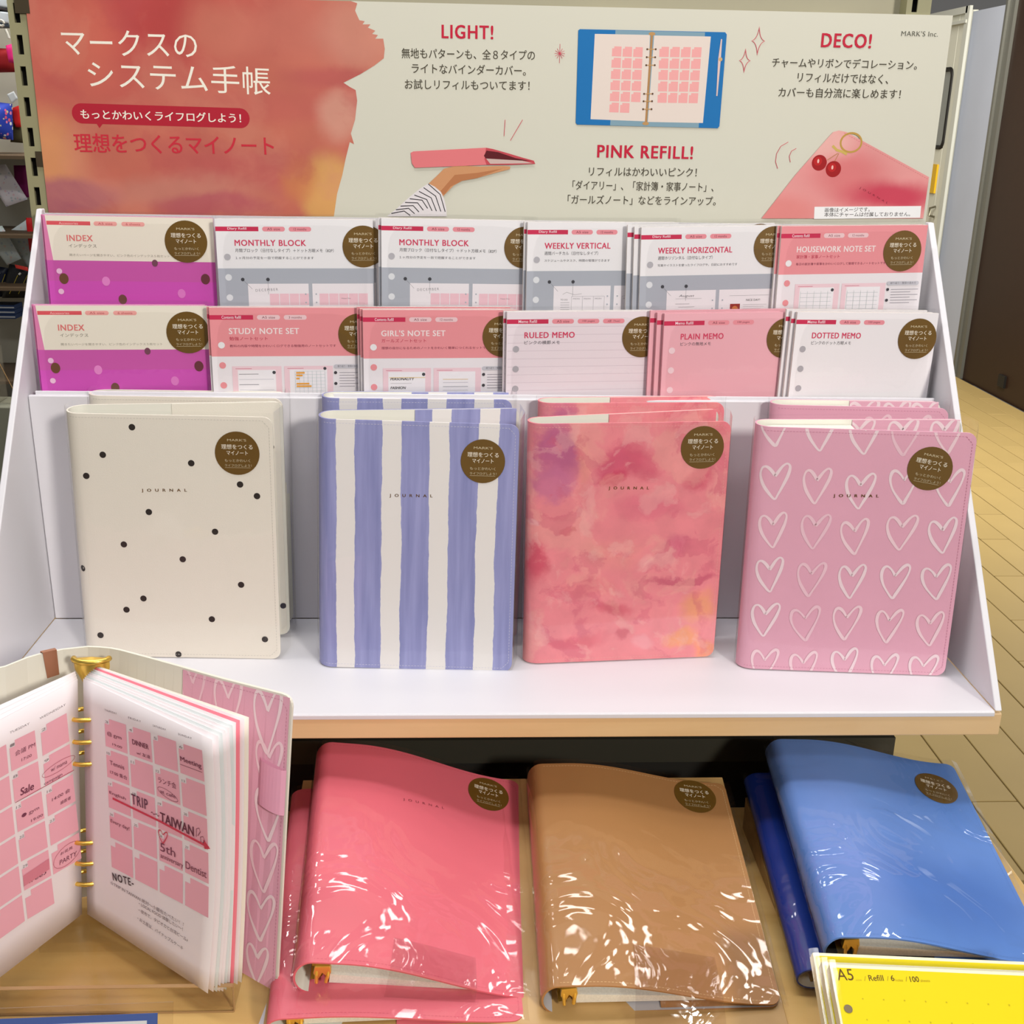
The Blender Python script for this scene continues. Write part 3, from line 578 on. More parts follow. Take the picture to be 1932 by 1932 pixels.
def pk_memo(p, w, title, tw, sub, sw_, paper, variant, pills):
    H = 210; Y = lambda t: H - t; p.rect(0, 0, w, H, paper)
    if variant == 'ruled':
        p.n += 1; lay = p.n
        for i in range(24): p.stroke([(1, Y(14 + i * 7.6)), (w - 1, Y(14 + i * 7.6))], .3, (206, 190, 200), layer=lay)
    if variant == 'dotted':
        p.n += 1; lay = p.n
        for i in range(26):
            for j in range(20):
                x, y = 18 + i * 5, Y(42 + j * 5)
                if x < w - 2: p.add([(x, y), (x + .3, y), (x + .3, y + .3), (x, y + .3)], [(0, 1, 2, 3)], (222, 206, 216), lay)
    pk_head(p, w, 'Memo Refill', title, tw, sub, sw_, None, 0, variant == 'plainpink', pills); holes(p, 9, (178, 174, 180) if variant != 'plain' else (244, 214, 220))
def pk_index(p, w):
    H = 210; Y = lambda t: H - t
    p.rect(0, 0, w, H, (210, 84, 186)); p.rect(0, Y(60), w, Y(41), (204, 90, 172)); p.rect(0, Y(41), 6, H, (222, 130, 176)); 
    p.poly([(6, Y(41)), (w, Y(41)), (w, H), (2, H)], (238, 230, 214))
    p.rect(3, Y(8.6), 42, Y(5), (222, 88, 96)); p.text('Accessories', (14, Y(8)), (31, Y(8)), (244, 196, 190), h=2.2)
    for i, t_ in enumerate(('A5 size', '6 sheets')): p.pill(45 + i * 25, Y(8.8), 66 + i * 25, Y(4.8), (238, 166, 160)); p.text(t_, (49 + i * 25, Y(7.8)), (62 + i * 25, Y(7.8)), (190, 70, 80), h=2)
    p.text('INDEX', (20, Y(23)), (43, Y(23)), (226, 120, 118), h=5.4, bold=.03, space=1.1); p.text('インデックス', (21, Y(29)), (46, Y(29)), (130, 122, 112), h=3.4)
    p.text('開きたいページを開きやすい、ピンク色のインデックス５枚セット', (21, Y(37)), (112, Y(37)), (160, 152, 140), h=2.4)
    for x, y, r, c_ in ((14, 58, 4.6, (112, 72, 48)), (52, 60, 4, (232, 138, 206)), (66, 77, 4.2, (112, 72, 60)), (121, 71, 4, (226, 128, 202)), (144, 57, 4.6, (108, 52, 60)), (98, 42.5, 3, (120, 70, 90)), (30, 96, 4, (112, 72, 48)), (90, 100, 4, (232, 138, 206))):
        if x < w - 3: p.disc(x, Y(y), r * .92, c_, ry=r * 1.1, n=18)
    for y in (51, 70, 88): p.disc(10.5, Y(y), 2.6, (240, 196, 224), n=14)
def pack(label, A, B, draw, n_back=0, backlabels=(), group='packs of refill sheets', step=3.0, stick=None, body=None, sleeve=True):
    A = Vector(A); B = Vector(B); w = (B - A).length; xd = (B - A).normalized()
    up = (Vector((0, math.sin(math.radians(.5)), 1)) - xd * xd.z).normalized(); H = 210.0
    o0 = A - up * H; root = thing('refill_pack', label, 'refill pack', group=group, mw=frame(o0, xd, up))
    G().box(0, w, 0, H, -3.2, 0).go('paper_block', body or edge_m, root)
    p = Print(base=.1); draw(p, w); pr = p.build('printed_cover', root)
    if stick: sticker(root, stick[0], 210 - stick[1], base=.62)
    g = G(); nz = Vector((0, 0, 1))
    def sl(u, v): return (-2.6 + (w + 5.2) * u, -1.5 + (H + 5.5) * v, .95 - 1.6 * (abs(2 * u - 1) ** 8) - 1.4 * v ** 14)
    g.grid(sl, 14, 14).grid(lambda u, v: (-2.6 + (w + 5.2) * (1 - u), -1.5 + (H + 5.5) * v, -3.4 + 2.6 * (abs(2 * u - 1) ** 8)), 10, 4); g.go('clear_sleeve', filmp, root, smooth=True)
    parts = list(root.children)
    for k in range(n_back):
        r = root.copy(); COL.objects.link(r); r['label'] = backlabels[k]
        r.matrix_world = frame(o0 + Vector((-step * (k + 1), 4.4 * (k + 1), .6 * ((k % 2) * 2 - 1) + 0.7)), xd, up)
        for ch in parts:
            c_ = ch.copy(); COL.objects.link(c_); c_.parent = r
    return root
D = pk_diary
A1, B1 = (-421, 246, 386), (-275, 262, 384)
pack('INDEX refill pack with magenta dotted dividers at left of the top row', A1, (-268, 262.6, 384), pk_index, 1, ['INDEX refill pack in the top row hidden behind the front INDEX pack'], stick=(128, 22), body=mat('magenta_dividers', (214, 120, 176), .6))
pack('first MONTHLY BLOCK refill pack, between INDEX and the second MONTHLY BLOCK', (-263, 246, 385), (-117, 262, 385), lambda p, w: D(p, w, 'MONTHLY BLOCK', 66, '月間ブロック（日付なしタイプ）＋ドット方眼メモ（82P）', 92, '１ヶ月分の予定を一目で把握することができます', 73, 'm'), 1, ['MONTHLY BLOCK refill pack standing behind the first MONTHLY BLOCK pack'], stick=(137, 25), step=-2)
pack('second MONTHLY BLOCK refill pack, left neighbour of the WEEKLY VERTICAL pack', (-108, 246, 388), (38, 262, 386), lambda p, w: D(p, w, 'MONTHLY BLOCK', 66, '月間ブロック（日付なしタイプ）＋ドット方眼メモ（82P）', 93, '１ヶ月分の予定を一目で把握することができます', 73, 'm'), 1, ['MONTHLY BLOCK refill pack standing behind the second MONTHLY BLOCK pack'], stick=(137, 25))
pack('WEEKLY VERTICAL refill pack partly covered by the WEEKLY HORIZONTAL stack', (30, 248, 386), (178, 270, 386), lambda p, w: D(p, w, 'WEEKLY VERTICAL', 65, '週間バーチカル（日付なしタイプ）', 53, 'スケジュールやタスク、時間の管理ができます', 65, 'v'), 1, ['WEEKLY VERTICAL refill pack standing behind the front WEEKLY VERTICAL pack'])
pack('WEEKLY HORIZONTAL refill pack with grey cover in the top row', (138, 244.6, 383), (283, 257, 386), lambda p, w: D(p, w, 'WEEKLY HORIZONTAL', 73, '週間ホリゾンタル（日付なしタイプ）', 54, '写真やイラストを使ったライフログや、日記におすすめです', 79, 'h'), 2, ['WEEKLY HORIZONTAL refill pack right behind the front WEEKLY HORIZONTAL pack', 'rearmost WEEKLY HORIZONTAL refill pack peeking out at the left of its stack'], stick=(131, 20), step=6)
pack('HOUSEWORK NOTE SET refill pack with pink top at right of the top row', (273, 246, 386), (421, 262, 388), lambda p, w: pk_set(p, w, 'HOUSEWORK NOTE SET', 80, '家計簿・家事ノートセット', 44, '毎日の家計簿や家事をかわいくログして管理できるノートセットです', 92, 'house'), 1, ['HOUSEWORK NOTE SET refill pack standing behind the front one'], stick=(125, 24.5))
pack('INDEX refill pack with magenta dotted dividers at left of the lower row', (-424, 204.5, 309), (-270, 220.6, 308), pk_index, 1, ['INDEX refill pack in the lower row hidden behind the front INDEX pack'], stick=(136, 25), body=mat('magenta_dividers', (214, 120, 176), .6))
pack('STUDY NOTE SET refill pack with pink top in the lower row', (-265, 204.5, 309), (-123, 220.5, 308), lambda p, w: pk_set(p, w, 'STUDY NOTE SET', 64, '勉強ノートセット', 35, '教科の内容や時間をかわいくログできる勉強用のノートセットです', 98, 'study', ('A5 size', '3 months')), 1, ['STUDY NOTE SET refill pack standing behind the front one'], stick=(137, 25))
pack("GIRL'S NOTE SET refill pack with pink top in the lower row", (-124, 204.5, 308.5), (20, 220.5, 307.5), lambda p, w: pk_set(p, w, "GIRL'S NOTE SET", 60, 'ガールズノートセット', 42, '理想の自分になるためのノートをかわいく簡単につくれるセットです', 102, 'girl'), 2, ["GIRL'S NOTE SET refill pack right behind the front one", "rearmost GIRL'S NOTE SET refill pack in its stack"], stick=(132, 25), step=3)
pack('RULED MEMO refill pack with faint ruled lines in the lower row', (10, 204.5, 308), (153, 220.5, 308), lambda p, w: pk_memo(p, w, 'RULED MEMO', 48, 'ピンクの横罫メモ', 34, (236, 224, 230), 'ruled', ('A5 size', '100 pages', 'A罫（7mm）')), 1, ['RULED MEMO refill pack standing behind the front one'], stick=(131, 24.5))
pack('PLAIN MEMO refill pack in solid pink in the lower row', (158, 204.5, 308), (296, 220.5, 309), lambda p, w: pk_memo(p, w, 'PLAIN MEMO', 42, 'ピンクの無地メモ', 30, (238, 178, 188), 'plain', ('A5 size', '100 pages')), 2, ['PLAIN MEMO refill pack right behind the front pink one', 'rearmost PLAIN MEMO refill pack peeking out at the left of its stack'], stick=(122, 25), step=6, body=mat('pink_paper_edge', (226, 160, 170), .7))
pack('DOTTED MEMO refill pack in white at right end of the lower row', (284, 204.5, 311), (426, 219.5, 309), lambda p, w: pk_memo(p, w, 'DOTTED MEMO', 49, 'ピンクのドット方眼メモ', 40, (240, 236, 238), 'dotted', ('A5 size', '100 pages')), 2, ['DOTTED MEMO refill pack right behind the front white one', 'rearmost DOTTED MEMO refill pack peeking out at the left of its stack'], stick=(124, 24.5), step=4)

# ================================================================ journals and binders
class Cover:
    "one sheet wrapped round a rounded spine; u runs along the outside (u = x on the front), v up the height"
    def __init__(s, w, h, zf, zb, r=15, th=1.5, yo=None, w2=None, nf=18):
        s.w, s.h, s.th, s.r = w, h, th, r; w2 = w2 or w; s.w2 = w2; s.yo = yo or (lambda x, z: 0)
        xs = [w, w - .5, w - 1.6, w - 3.4, w - 6, w - 9] ; xs += [r + (w - 14 - r) * (1 - i / nf) for i in range(nf)] + [r]
        P = [(x, zf(x)) for x in xs]; zc = (zf(r) + zb(r)) / 2; hb = (zf(r) - zb(r)) / 2
        P += [(r - r * math.sin(t), zc + hb * math.cos(t)) for t in [math.pi * i / 12 for i in range(1, 12)]]
        xs2 = [w2, w2 - .5, w2 - 1.6, w2 - 3.4, w2 - 6, w2 - 9] + [r + (w2 - 14 - r) * (1 - i / nf) for i in range(nf)] + [r]
        P += [(x, zb(x)) for x in xs2[::-1]]; s.P = P
        U = [0]
        for a, b in zip(P[:-1], P[1:]): U.append(U[-1] + math.hypot(b[0] - a[0], b[1] - a[1]))
        k = len(xs) - 1; s.U = [r + U[k] - q for q in U]; s.umax = s.U[0]; s.umin = s.U[-1]
        s.N = []
        for i in range(len(P)):
            a = P[max(i - 1, 0)]; b = P[min(i + 1, len(P) - 1)]; d = math.hypot(b[0] - a[0], b[1] - a[1]); s.N.append(((b[1] - a[1]) / d, -(b[0] - a[0]) / d))
    def at(s, u, y, off=0):
        U = s.U; i = 0; u = min(max(u, s.umin + .01), s.umax - .01)
        lo, hi = 0, len(U) - 1
        while hi - lo > 1:
            mid = (lo + hi) // 2
            if U[mid] >= u: lo = mid
            else: hi = mid
        t = (U[lo] - u) / (U[lo] - U[hi]); x = s.P[lo][0] * (1 - t) + s.P[hi][0] * t; z = s.P[lo][1] * (1 - t) + s.P[hi][1] * t
        nx = s.N[lo][0] * (1 - t) + s.N[hi][0] * t; nz = s.N[lo][1] * (1 - t) + s.N[hi][1] * t
        x += nx * off; z += nz * off
        return (x, y + s.yo(x, z), z)
    def mesh(s, outer, inner, parent, rc=8, name='cover'):
        V = []; F = []; M = []; UV = []; n = len(s.P); rows = 6
        def ins(i):
            d = abs(s.U[i] - s.umax) if i < n / 2 else abs(s.U[i] - s.umin)
            return rc - math.sqrt(max(rc * rc - (rc - d) ** 2, 0)) if d < rc else 0
        for off in (0, -s.th):
            for i in range(n):
                c = ins(i); ox, oz = s.N[i][0] * off, s.N[i][1] * off
                for j in range(rows + 1):
                    v = c + (s.h - 2 * c) * j / rows; x, z = s.P[i][0] + ox, s.P[i][1] + oz
                    V.append((x, v + s.yo(x, z), z)); UV.append((s.U[i], v))
        K = n * (rows + 1)
        for i in range(n - 1):
            for j in range(rows):
                a = i * (rows + 1) + j; b = a + rows + 1
                F.append((a, a + 1, b + 1, b)); M.append(0); F.append((K + a, K + b, K + b + 1, K + a + 1)); M.append(1)
        sm = [True] * len(F)
        rim = [i * (rows + 1) for i in range(n)] + [(n - 1) * (rows + 1) + j for j in range(1, rows + 1)] + [i * (rows + 1) + rows for i in range(n - 2, -1, -1)] + [j for j in range(rows - 1, 0, -1)]
        k0 = len(V); R = len(rim)
        for q in rim: V.append(V[q]); UV.append(UV[q])
        for q in rim: V.append(V[K + q]); UV.append(UV[q])
        for i in range(R): F.append((k0 + i, k0 + (i + 1) % R, k0 + R + (i + 1) % R, k0 + R + i)); M.append(0); sm.append(False)
        o = obj(name, V, F, [outer, inner], parent, mi=M, uvs=UV); o.data.polygons.foreach_set('use_smooth', sm); return o
    def film(s, m, parent, fin=5, top=4, off=1.5, wav=0.0, bot=-1.0):
        n = len(s.P); pts = [(s.P[i][0] + s.N[i][0] * off, s.P[i][1] + s.N[i][1] * off) for i in range(n)]
        a, b = pts[0], pts[-1]; mz = (a[1] + b[1]) / 2; mx_ = max(a[0], b[0]) + fin
        pts = [(mx_, mz), (a[0] + 1, a[1] - (.15 * (a[1] - mz)))] + pts + [(b[0] + 1, b[1] + .15 * (mz - b[1])), (mx_, mz)]
        g = G(); nv = 24; N = len(pts)
        def fn(u, v):
            i = min(int(round(u * (N - 1))), N - 1); x, z = pts[i]; y = bot + (s.h + top - bot) * v
            return (x, y + s.yo(x, z), z + wav * math.sin(x * .11 + y * .05) * math.sin(y * .13 + 2) )
        g.grid(fn, N - 1, nv); return g.go('clear_bag', m, parent, smooth=True)
    def stitches(s, p, col, m=3.2, top=True, right=True, bottom=True, x0=6):
        h, w = s.h, s.umax; q = 6; pts = []
        if top: p.dashes([(x0, h - m), (w - m - q, h - m), (w - m, h - m - q)], col)
        if right: p.dashes([(w - m, h - m - q), (w - m, m + q)], col)
        if bottom: p.dashes([(w - m, m + q), (w - m - q, m), (x0, m)], col)
def heart(p, cx, cy, w, h, c, lw=2.4, tilt=0, rnd=None):
    R = rnd or random
    k = [(0, .18), (-.14, .36), (-.3, .47), (-.44, .42), (-.5, .2), (-.42, -.08), (-.24, -.34), (-.02, -.56), (.1, -.42), (.3, -.1), (.46, .2), (.52, .44), (.42, .54), (.26, .46), (.1, .28), (.0, .16)]
    pts = []; n = len(k)
    for i in range(n - 1):                       # smooth the hand-drawn outline
        a, b, c2, d = k[max(i - 1, 0)], k[i], k[i + 1], k[min(i + 2, n - 1)]
        for t in (0, .25, .5, .75):
            pts.append(tuple(.5 * ((2 * b[e]) + (-a[e] + c2[e]) * t + (2 * a[e] - 5 * b[e] + 4 * c2[e] - d[e]) * t * t + (-a[e] + 3 * b[e] - 3 * c2[e] + d[e]) * t ** 3) for e in (0, 1)))
    pts.append(k[-1]); sx = R.uniform(.92, 1.08); ph = R.uniform(0, 6)
    L = [(cx + x * w * sx * math.cos(tilt) - y * h * math.sin(tilt), cy + x * w * math.sin(tilt) + y * h * math.cos(tilt)) for x, y in pts]
    p.stroke(L, [lw * (1 + .25 * math.sin(i * .35 + ph)) for i in range(len(L))], c)
bag_up = film('clear_bag_upright', .10, 9, .07, ior=1.38)
lin_w = mat('white_lining', (228, 226, 214), .6); page_m = mat('page_edges', (236, 232, 220), .7, grain=.12, gscale=700)
FO = mat('foil_letters', (128, 92, 34), .35, metal=.6)
def journal(label, ps, w, H, T, Dr, skin, art, has_pages=False, seal=None, flapart=None, stitch=(200, 196, 186), flap=True, fin=5, front_only_film=False, flapx=.47, lining=None):
    root = thing('journal', label, 'journal', group='journals in clear bags on the display ledge', mw=pose(*ps))
    tn = math.tan(math.radians(90 - ps[4])); r = 14
    c = Cover(w, H, lambda x: 0.0, lambda x: -T - (Dr - T) * (x - r) / (w - r), r=r, yo=lambda x, z: -z * (tn + .05) + 1.0)
    c.mesh(skin, lining or lin_w, root)
    p = Print(base=.1); art(p, c); c.stitches(p, stitch); p.clip(-60, .3, 400, H - .3); p.build('printed_pattern', root, fn=lambda x, y, z: c.at(x, y, z))
    if seal: sticker(root, seal[0], seal[1], fn=lambda x, y, z: c.at(x, y, z), rot=seal[2])
    if flap:
        g = G(); zb = lambda x: -T - (Dr - T) * (x - r) / (w - r) + 2.6
        V = []; F = []; UV = []
        for off in (0, -.8):
            for x in (w * flapx, w * .75, w - 2.5):
                for y in (2, H - .3): z = zb(x) + off; V.append((x, y - z * (tn + .05) + 1, z)); UV.append((x, y))
        F = [(0, 2, 3, 1), (2, 4, 5, 3), (6, 7, 9, 8), (8, 9, 11, 10), (0, 1, 7, 6), (4, 10, 11, 5), (1, 3, 9, 7), (3, 5, 11, 9), (0, 6, 8, 2), (2, 8, 10, 4)]
        fo = obj('pocket_flap', V, F, [skin], root, uvs=UV)
        if flapart:
            q = Print(base=.1); flapart(q, c); q.clip(w * flapx, 2, w - 2.5, H - .5); q.build('flap_pattern', fo, fn=lambda x, y, z: (x, y - (zb(x) + z) * (tn + .05) + 1, zb(x) + z))
    if has_pages:
        g = G(); x0, x1 = 7, w * flapx - 1
        def zt(x): k = min(1, (x - x0) / 20); return -2.6 - 6 * (1 - k) ** 2
        def zl(x): k = min(1, (x - x0) / 20); return (-T - (Dr - T) * (x - r) / (w - r)) + 3 + 4 * (1 - k) ** 2
        xs = [x0 + (x1 - x0) * i / 8 for i in range(9)]; out = [(x, zt(x)) for x in xs] + [(x, zl(x)) for x in xs[::-1]]
        n = len(out); v = [(x, 4 - z * tn, z) for x, z in out] + [(x, H - 2.5 - z * tn, z) for x, z in out]
        g.add(v, [tuple(range(n))[::-1], tuple(range(n, 2 * n))] + [(i, (i + 1) % n, n + (i + 1) % n, n + i) for i in range(n)]); g.go('page_block', page_m, root)
    c.film(bag_up, root, fin=fin, bot=.4)
    return root
def foil(p, a, b): p.text('JOURNAL', a, b, FO, h=3.4, bold=.035, space=2.3)
# 1 white with black dots
PDOT = (-382.2, 110.1, 0, -6.3, 86.8, 4.4); dots_skin = mat('white_cover_leather', (232, 226, 212), .5, spec=.3, bump=.15, bscale=900)
DOTS = [(60.4, 216.8), (33.1, 191.5), (17.1, 172.0), (110.4, 185.4), (152.6, 166.8), (167.2, 156.4), (70.2, 139.8), (128.3, 122.5), (45.8, 109.0), (97.9, 95.9), (5.9, 84.6), (149.5, 72.4), (60.0, 57.5), (43.8, 46.3), (121.3, 38.4), (18.2, 20.8), (169.2, 19.4), (88.7, 3.1)]
def art_dots(p, c, dd=DOTS, words=True):
    for x, y in dd: p.disc(x, y, 2.9, (46, 38, 34), n=20)
    if words: foil(p, (65.2, 157.8), (105.2, 158.6))
def flap_dots(q, c):
    q.disc(178, 30, 2.9, (46, 38, 34), n=18)
    for x, y in ((158, 212), (172, 186), (120, 150), (150, 100)): q.disc(x, y, 2.9, (46, 38, 34), n=18)
journal('white journal with scattered black dots, front one leaning left on the ledge', PDOT, 183.2, 228, 28, 50, dots_skin, art_dots, seal=(151.4, 195.3, 0), flapart=flap_dots)
journal('white dotted journal mostly hidden behind the front dotted journal', (-381, 166, 0, -2, 84.5, 0), 182, 229, 22, 24, dots_skin, lambda p, c: art_dots(p, c, [(176, 170), (150, 215), (178, 120)], False), flap=True)
# 2 blue and white brush stripes
PSTR = (-163.5, 86.9, 0, -8.2, 82.8, 5.9)
ST = painted_stripes('blue_brush_stripes', [17.5 - 0, 33, 57, 74, 100, 117.5, 142.5, 160], (230, 226, 222), (132, 136, 184), (158, 160, 206))
def art_str(p, c): foil(p, (64.8, 159.6), (102.9, 160.2))
journal('journal with blue and white painted stripes, front one on the ledge', PSTR, 178.1, 228, 28, 52, ST, art_str, seal=(146.8, 194.9, 0), stitch=(206, 204, 216))
journal('blue striped journal mostly hidden behind the front striped journal', (-163, 152, 0, 0, 83.5, 0), 178, 231, 24, 27, ST, lambda p, c: None, stitch=(206, 204, 216))
# 3 pink watercolour
PPNK = (26.5, 91.0, 0, 3.8, 89.0, 1.0)
wcp = watercolour('pink_watercolour_cover', (234, 138, 146), [
    (24.6, 205.1, 20.8, 28.3, (176,88,136), .45, .8), (20.8, 171.3, 18.9, 13.2, (196,110,150), .35, .7), (48.5, 195.0, 7.5, 23.6, (230,148,138), .6, .7), (86.6, 194.3, 23.6, 16.0, (210,84,112), .5, .85), (77.7, 179.8, 12.3, 7.5, (204,66,98), .35, .8),
    (156.6, 227.0, 23.6, 12.3, (222,96,116), .6, .7), (155.2, 178.3, 14.2, 10.4, (214,88,112), .4, .7), (113.1, 149.3, 28.3, 11.3, (222,112,132), .5, .7), (4.9, 139.6, 7.5, 4.2, (232,170,184), .4, .8), (8.2, 101.7, 8.5, 18.9, (206,72,98), .6, .8), (36.3, 131.3, 6.6, 4.2, (206,80,100), .25, .8),
    (80.8, 109.7, 23.6, 14.2, (232,146,142), .6, .7), (110.9, 98.5, 7.5, 6.6, (236,166,166), .5, .7), (57.8, 74.4, 28.3, 11.3, (230,132,136), .5, .6), (135.2, 108.1, 14.2, 9.4, (216,104,134), .6, .6), (147.2, 76.6, 28.3, 4.2, (202,92,116), .3, .8), (78.4, 52.6, 20.8, 5.7, (208,88,108), .5, .7),
    (164.1, 49.5, 16.0, 14.2, (238,158,118), .5, .85), (150.6, 23.1, 17.0, 8.5, (240,158,110), .4, .85), (171.9, 11.3, 12.3, 9.4, (238,150,106), .4, .8), (110.2, 19.3, 9.4, 6.6, (236,158,166), .4, .8), (44.8, 22.0, 28.3, 6.6, (218,100,116), .5, .7), (89.7, 25.5, 4.7, 7.5, (206,86,106), .5, .6)], warp=.022, wscale=20, fine=.07, fscale=50, rough=.45, patches=[(16, .52, .58, (238, 168, 158), .42, .3), (22, .55, .59, (210, 92, 120), .4, 1.7), (30, .56, .62, (240, 186, 180), .3, 2.9)])
journal('pink watercolour journal, front one on the ledge', PPNK, 180.8, 228, 22, 40, wcp, lambda p, c: foil(p, (72.5, 166.7), (109.2, 165.9)), has_pages=False, seal=(155.8, 204.7, 0), stitch=(232, 166, 160), flapx=.42)
journal('pink watercolour journal mostly hidden behind the front pink journal', (41, 142, 0, 3, 83, 0), 176, 230, 20, 24, wcp, lambda p, c: None, stitch=(232, 166, 160), flapx=.4)
# 4 pink with chalk hearts
PHRT = (223.9, 81.1, 0, -6.7, 86.9, 1.9)
hp = mat('heart_cover_pink', (226, 168, 188), .5, spec=.3, bump=.1, bscale=900, grain=.03, gscale=20)
HC = [(238, 206, 214), (236, 212, 218), (234, 194, 206), (238, 214, 220)]
HR = random.Random(11)
def art_hearts(p, c):
    for r_ in rows_local:
        for x, y in r_: heart(p, x, y, 24, 29, HR.choice(HC), 2.4, HR.uniform(-.02, .14), HR)
    foil(p, (71.8, 166.2), (111.2, 167.1))
rows_local = [[(15.3, 228.0), (55.0, 224.6), (93.2, 222.9), (128.3, 223.1), (165.3, 226.1)], [(19.4, 179.5), (55.9, 176.8), (94.3, 173.3), (132.0, 179.4), (171.7, 178.7)], [(21.3, 134.6), (58.5, 134.9), (94.0, 131.1), (134.6, 136.5), (171.2, 134.8)],
    [(22.0, 92.5), (58.9, 89.8), (95.5, 89.1), (133.8, 90.5), (171.1, 90.9)], [(21.3, 49.4), (58.1, 46.7), (94.9, 49.1), (133.4, 47.5), (170.9, 45.9)], [(24.1, 4.4), (60.3, 2.7), (97.7, 7.4), (133.9, 3.5), (169.2, 3.9)]]
def clipfix(rows): return rows
def flap_hearts(q, c):
    for x in (96, 136, 174): heart(q, x, 214, 26, 26, HC[1], 2.7, .05, HR)
    for x in (110, 150): heart(q, x, 176, 26, 32, HC[0], 2.7, .05, HR)
journal('pink journal with white chalk hearts, front one on the ledge', PHRT, 189.8, 228, 24, 42, hp, art_hearts, has_pages=True, seal=(152.7, 195.4, -9), flapart=flap_hearts, stitch=(196, 128, 152), fin=7)
journal('pink heart journal mostly hidden behind the front heart journal', (258, 151, 0, -3, 84.5, 0), 166, 229, 20, 24, hp, lambda p, c: [heart(p, x, 205, 24, 29, HC[0], 2.7, .05, HR) for x in (100, 138)], has_pages=True, flapart=lambda q, c: [heart(q, x, 214, 26, 28, HC[1], 2.7, .05, HR) for x in (92, 124, 152)], stitch=(196, 128, 152))

# ---- closed binders lying on the ramp and table
gold = mat('gold_metal', (240, 200, 96), .3, metal=.85)
bag_dn = film('clear_bag_wrinkled', .65, 10.5, .06, ior=1.5, distort=1.2)
def binder(label, ps, w, H, T, skin, stitchc, seal=None, words=None, lining=None, e=4.5, bag=None, n_dz=1.0, tabs=(), flap_skin=None, group=None):
    root = thing('ring_binder', label, 'binder', group=group, mw=pose(*ps)); r = 13
    def zf(x):
        s = min(max((x - 34) / (w - 34), 0), 1); return e + (T - e) * (.5 + .5 * math.cos(math.pi * s)) ** 1.0
    zb = lambda x: 0.0 + .4
    c = Cover(w, H, zf, zb, r=r, nf=26)
    c.mesh(skin, lining or lin_w, root)
    p = Print(base=.1); c.stitches(p, stitchc, x0=14) if skin is not brn else c.stitches(p, (222, 190, 140), x0=14)
    if words: p.text('JOURNAL', words[0], words[1], words[2], h=3.2, bold=.03, space=2.3)
    p.build('stitching', root, fn=lambda x, y, z: c.at(x, y, z))
    if seal: sticker(root, seal[0], seal[1], fn=lambda x, y, z: c.at(x, y, z), rot=seal[2])
    G().box(w * .5, w - 4, 1.5, H - 2, 2.4, 3.2).go('pocket_flap', flap_skin or skin, root)
    # refill block, wedge shaped under the cover
    g = G(); x0, x1 = 27, w - 12; v = []
    out = [(x0, 5), (x1, 3.4), (x1, 4.2)] + [(x, min(zf(x) - 3.2, 6 + 9 * (x1 - x) / (x1 - x0))) for x in (x1 - 25, 110, 80, 50, x0)]
    n = len(out); g.add([(x, 6, z) for x, z in out] + [(x, H - 12, z) for x, z in out], [tuple(range(n))[::-1], tuple(range(n, 2 * n))] + [(i, (i + 1) % n, n + (i + 1) % n, n + i) for i in range(n)])
    g.go('refill_block', page_m, root)
    # gold ring mechanism: rail along the spine, end lever with two prongs, six rings
    mz = T * .52; g = G()
    g.grid(lambda u, v_: (14 + 9 * math.sin(math.pi * u) - 1, 4 + (H - 8) * v_, mz + 8 * math.cos(math.pi * u)), 8, 1)
    g.go('ring_rail', gold, root, smooth=True)
    g = G(); z1 = mz + 7
    g.prism([(15, 2.5, z1 + 1.5), (26, 2.5, z1 + 3), (27.5, 2.5, z1 - 4), (26, 2.5, mz - 6), (24.2, 2.5, mz - 8), (23.4, 2.5, mz - 1), (21, 2.5, mz + 1.6), (19, 2.5, mz - 5), (17.8, 2.5, mz - 9), (16.8, 2.5, mz - 3), (14.6, 2.5, mz)], (0, 5.5, 0))
    g.tube([(17.6, 1.2, mz - 8), (17, 2.4, mz), (16.5, 5, z1)], 1.5, 8).tube([(24.4, 1.2, mz - 7), (25.4, 2.4, mz), (25.6, 5, z1)], 1.5, 8)
    g.go('ring_lever', gold, root, bevel=.6)
    for k, y in enumerate((35, 54, 73, 143, 162, 181)):
        G().tube([(26 + 8.5 * math.cos(a), y + 9, mz - 2 + 8.5 * math.sin(a)) for a in [2 * math.pi * i / 14 for i in range(14)]], 1.1, 6, closed=True).go('ring', gold, root, smooth=True)
    c.film(bag or bag_dn, root, fin=6, top=4, off=1.6, wav=.45, bot=-.5)
    for tb_ in tabs:
        g = G(); a, b, y0, y1 = tb_
        def ff(u, v, a=a, b=b, y0=y0, y1=y1):
            x = a + (b - a) * u - 4 * v * (1 - u)
            if v <= .6: return c.at(x, y1 * (1 - v / .6) - .5 * (v / .6), 2.8)
            q_ = c.at(x, -.5, 2.8); k = (v - .6) / .4; return (q_[0], -.8 + y0 * k, q_[2] * (1 - k) + 2.0 * k)
        g.grid(ff, 8, 10); g.go('bag_flap', film('bag_flap_film', .3, 20, .1, tint=(.9, .87, .87), ior=1.42), root)
    return root, c
pnk = mat('pink_leatherette', (224, 108, 122), .42, spec=.35, bump=.1, bscale=900)
brn = mat('tan_leatherette', (172, 124, 76), .45, spec=.3, bump=.1, bscale=900)
blu = watercolour('blue_painted_cover', (92, 132, 200), [(60, 190, 60, 60, (112, 146, 208), .6, .8), (120, 120, 60, 30, (104, 140, 206), .6, .7), (100, 60, 90, 40, (76, 114, 186), .6, .7), (40, 100, 30, 90, (120, 148, 212), .7, .6)], warp=.03, wscale=6, fine=.05, fscale=12, rough=.35)
dbl = mat('navy_leatherette', (26, 54, 140), .32, spec=.45)
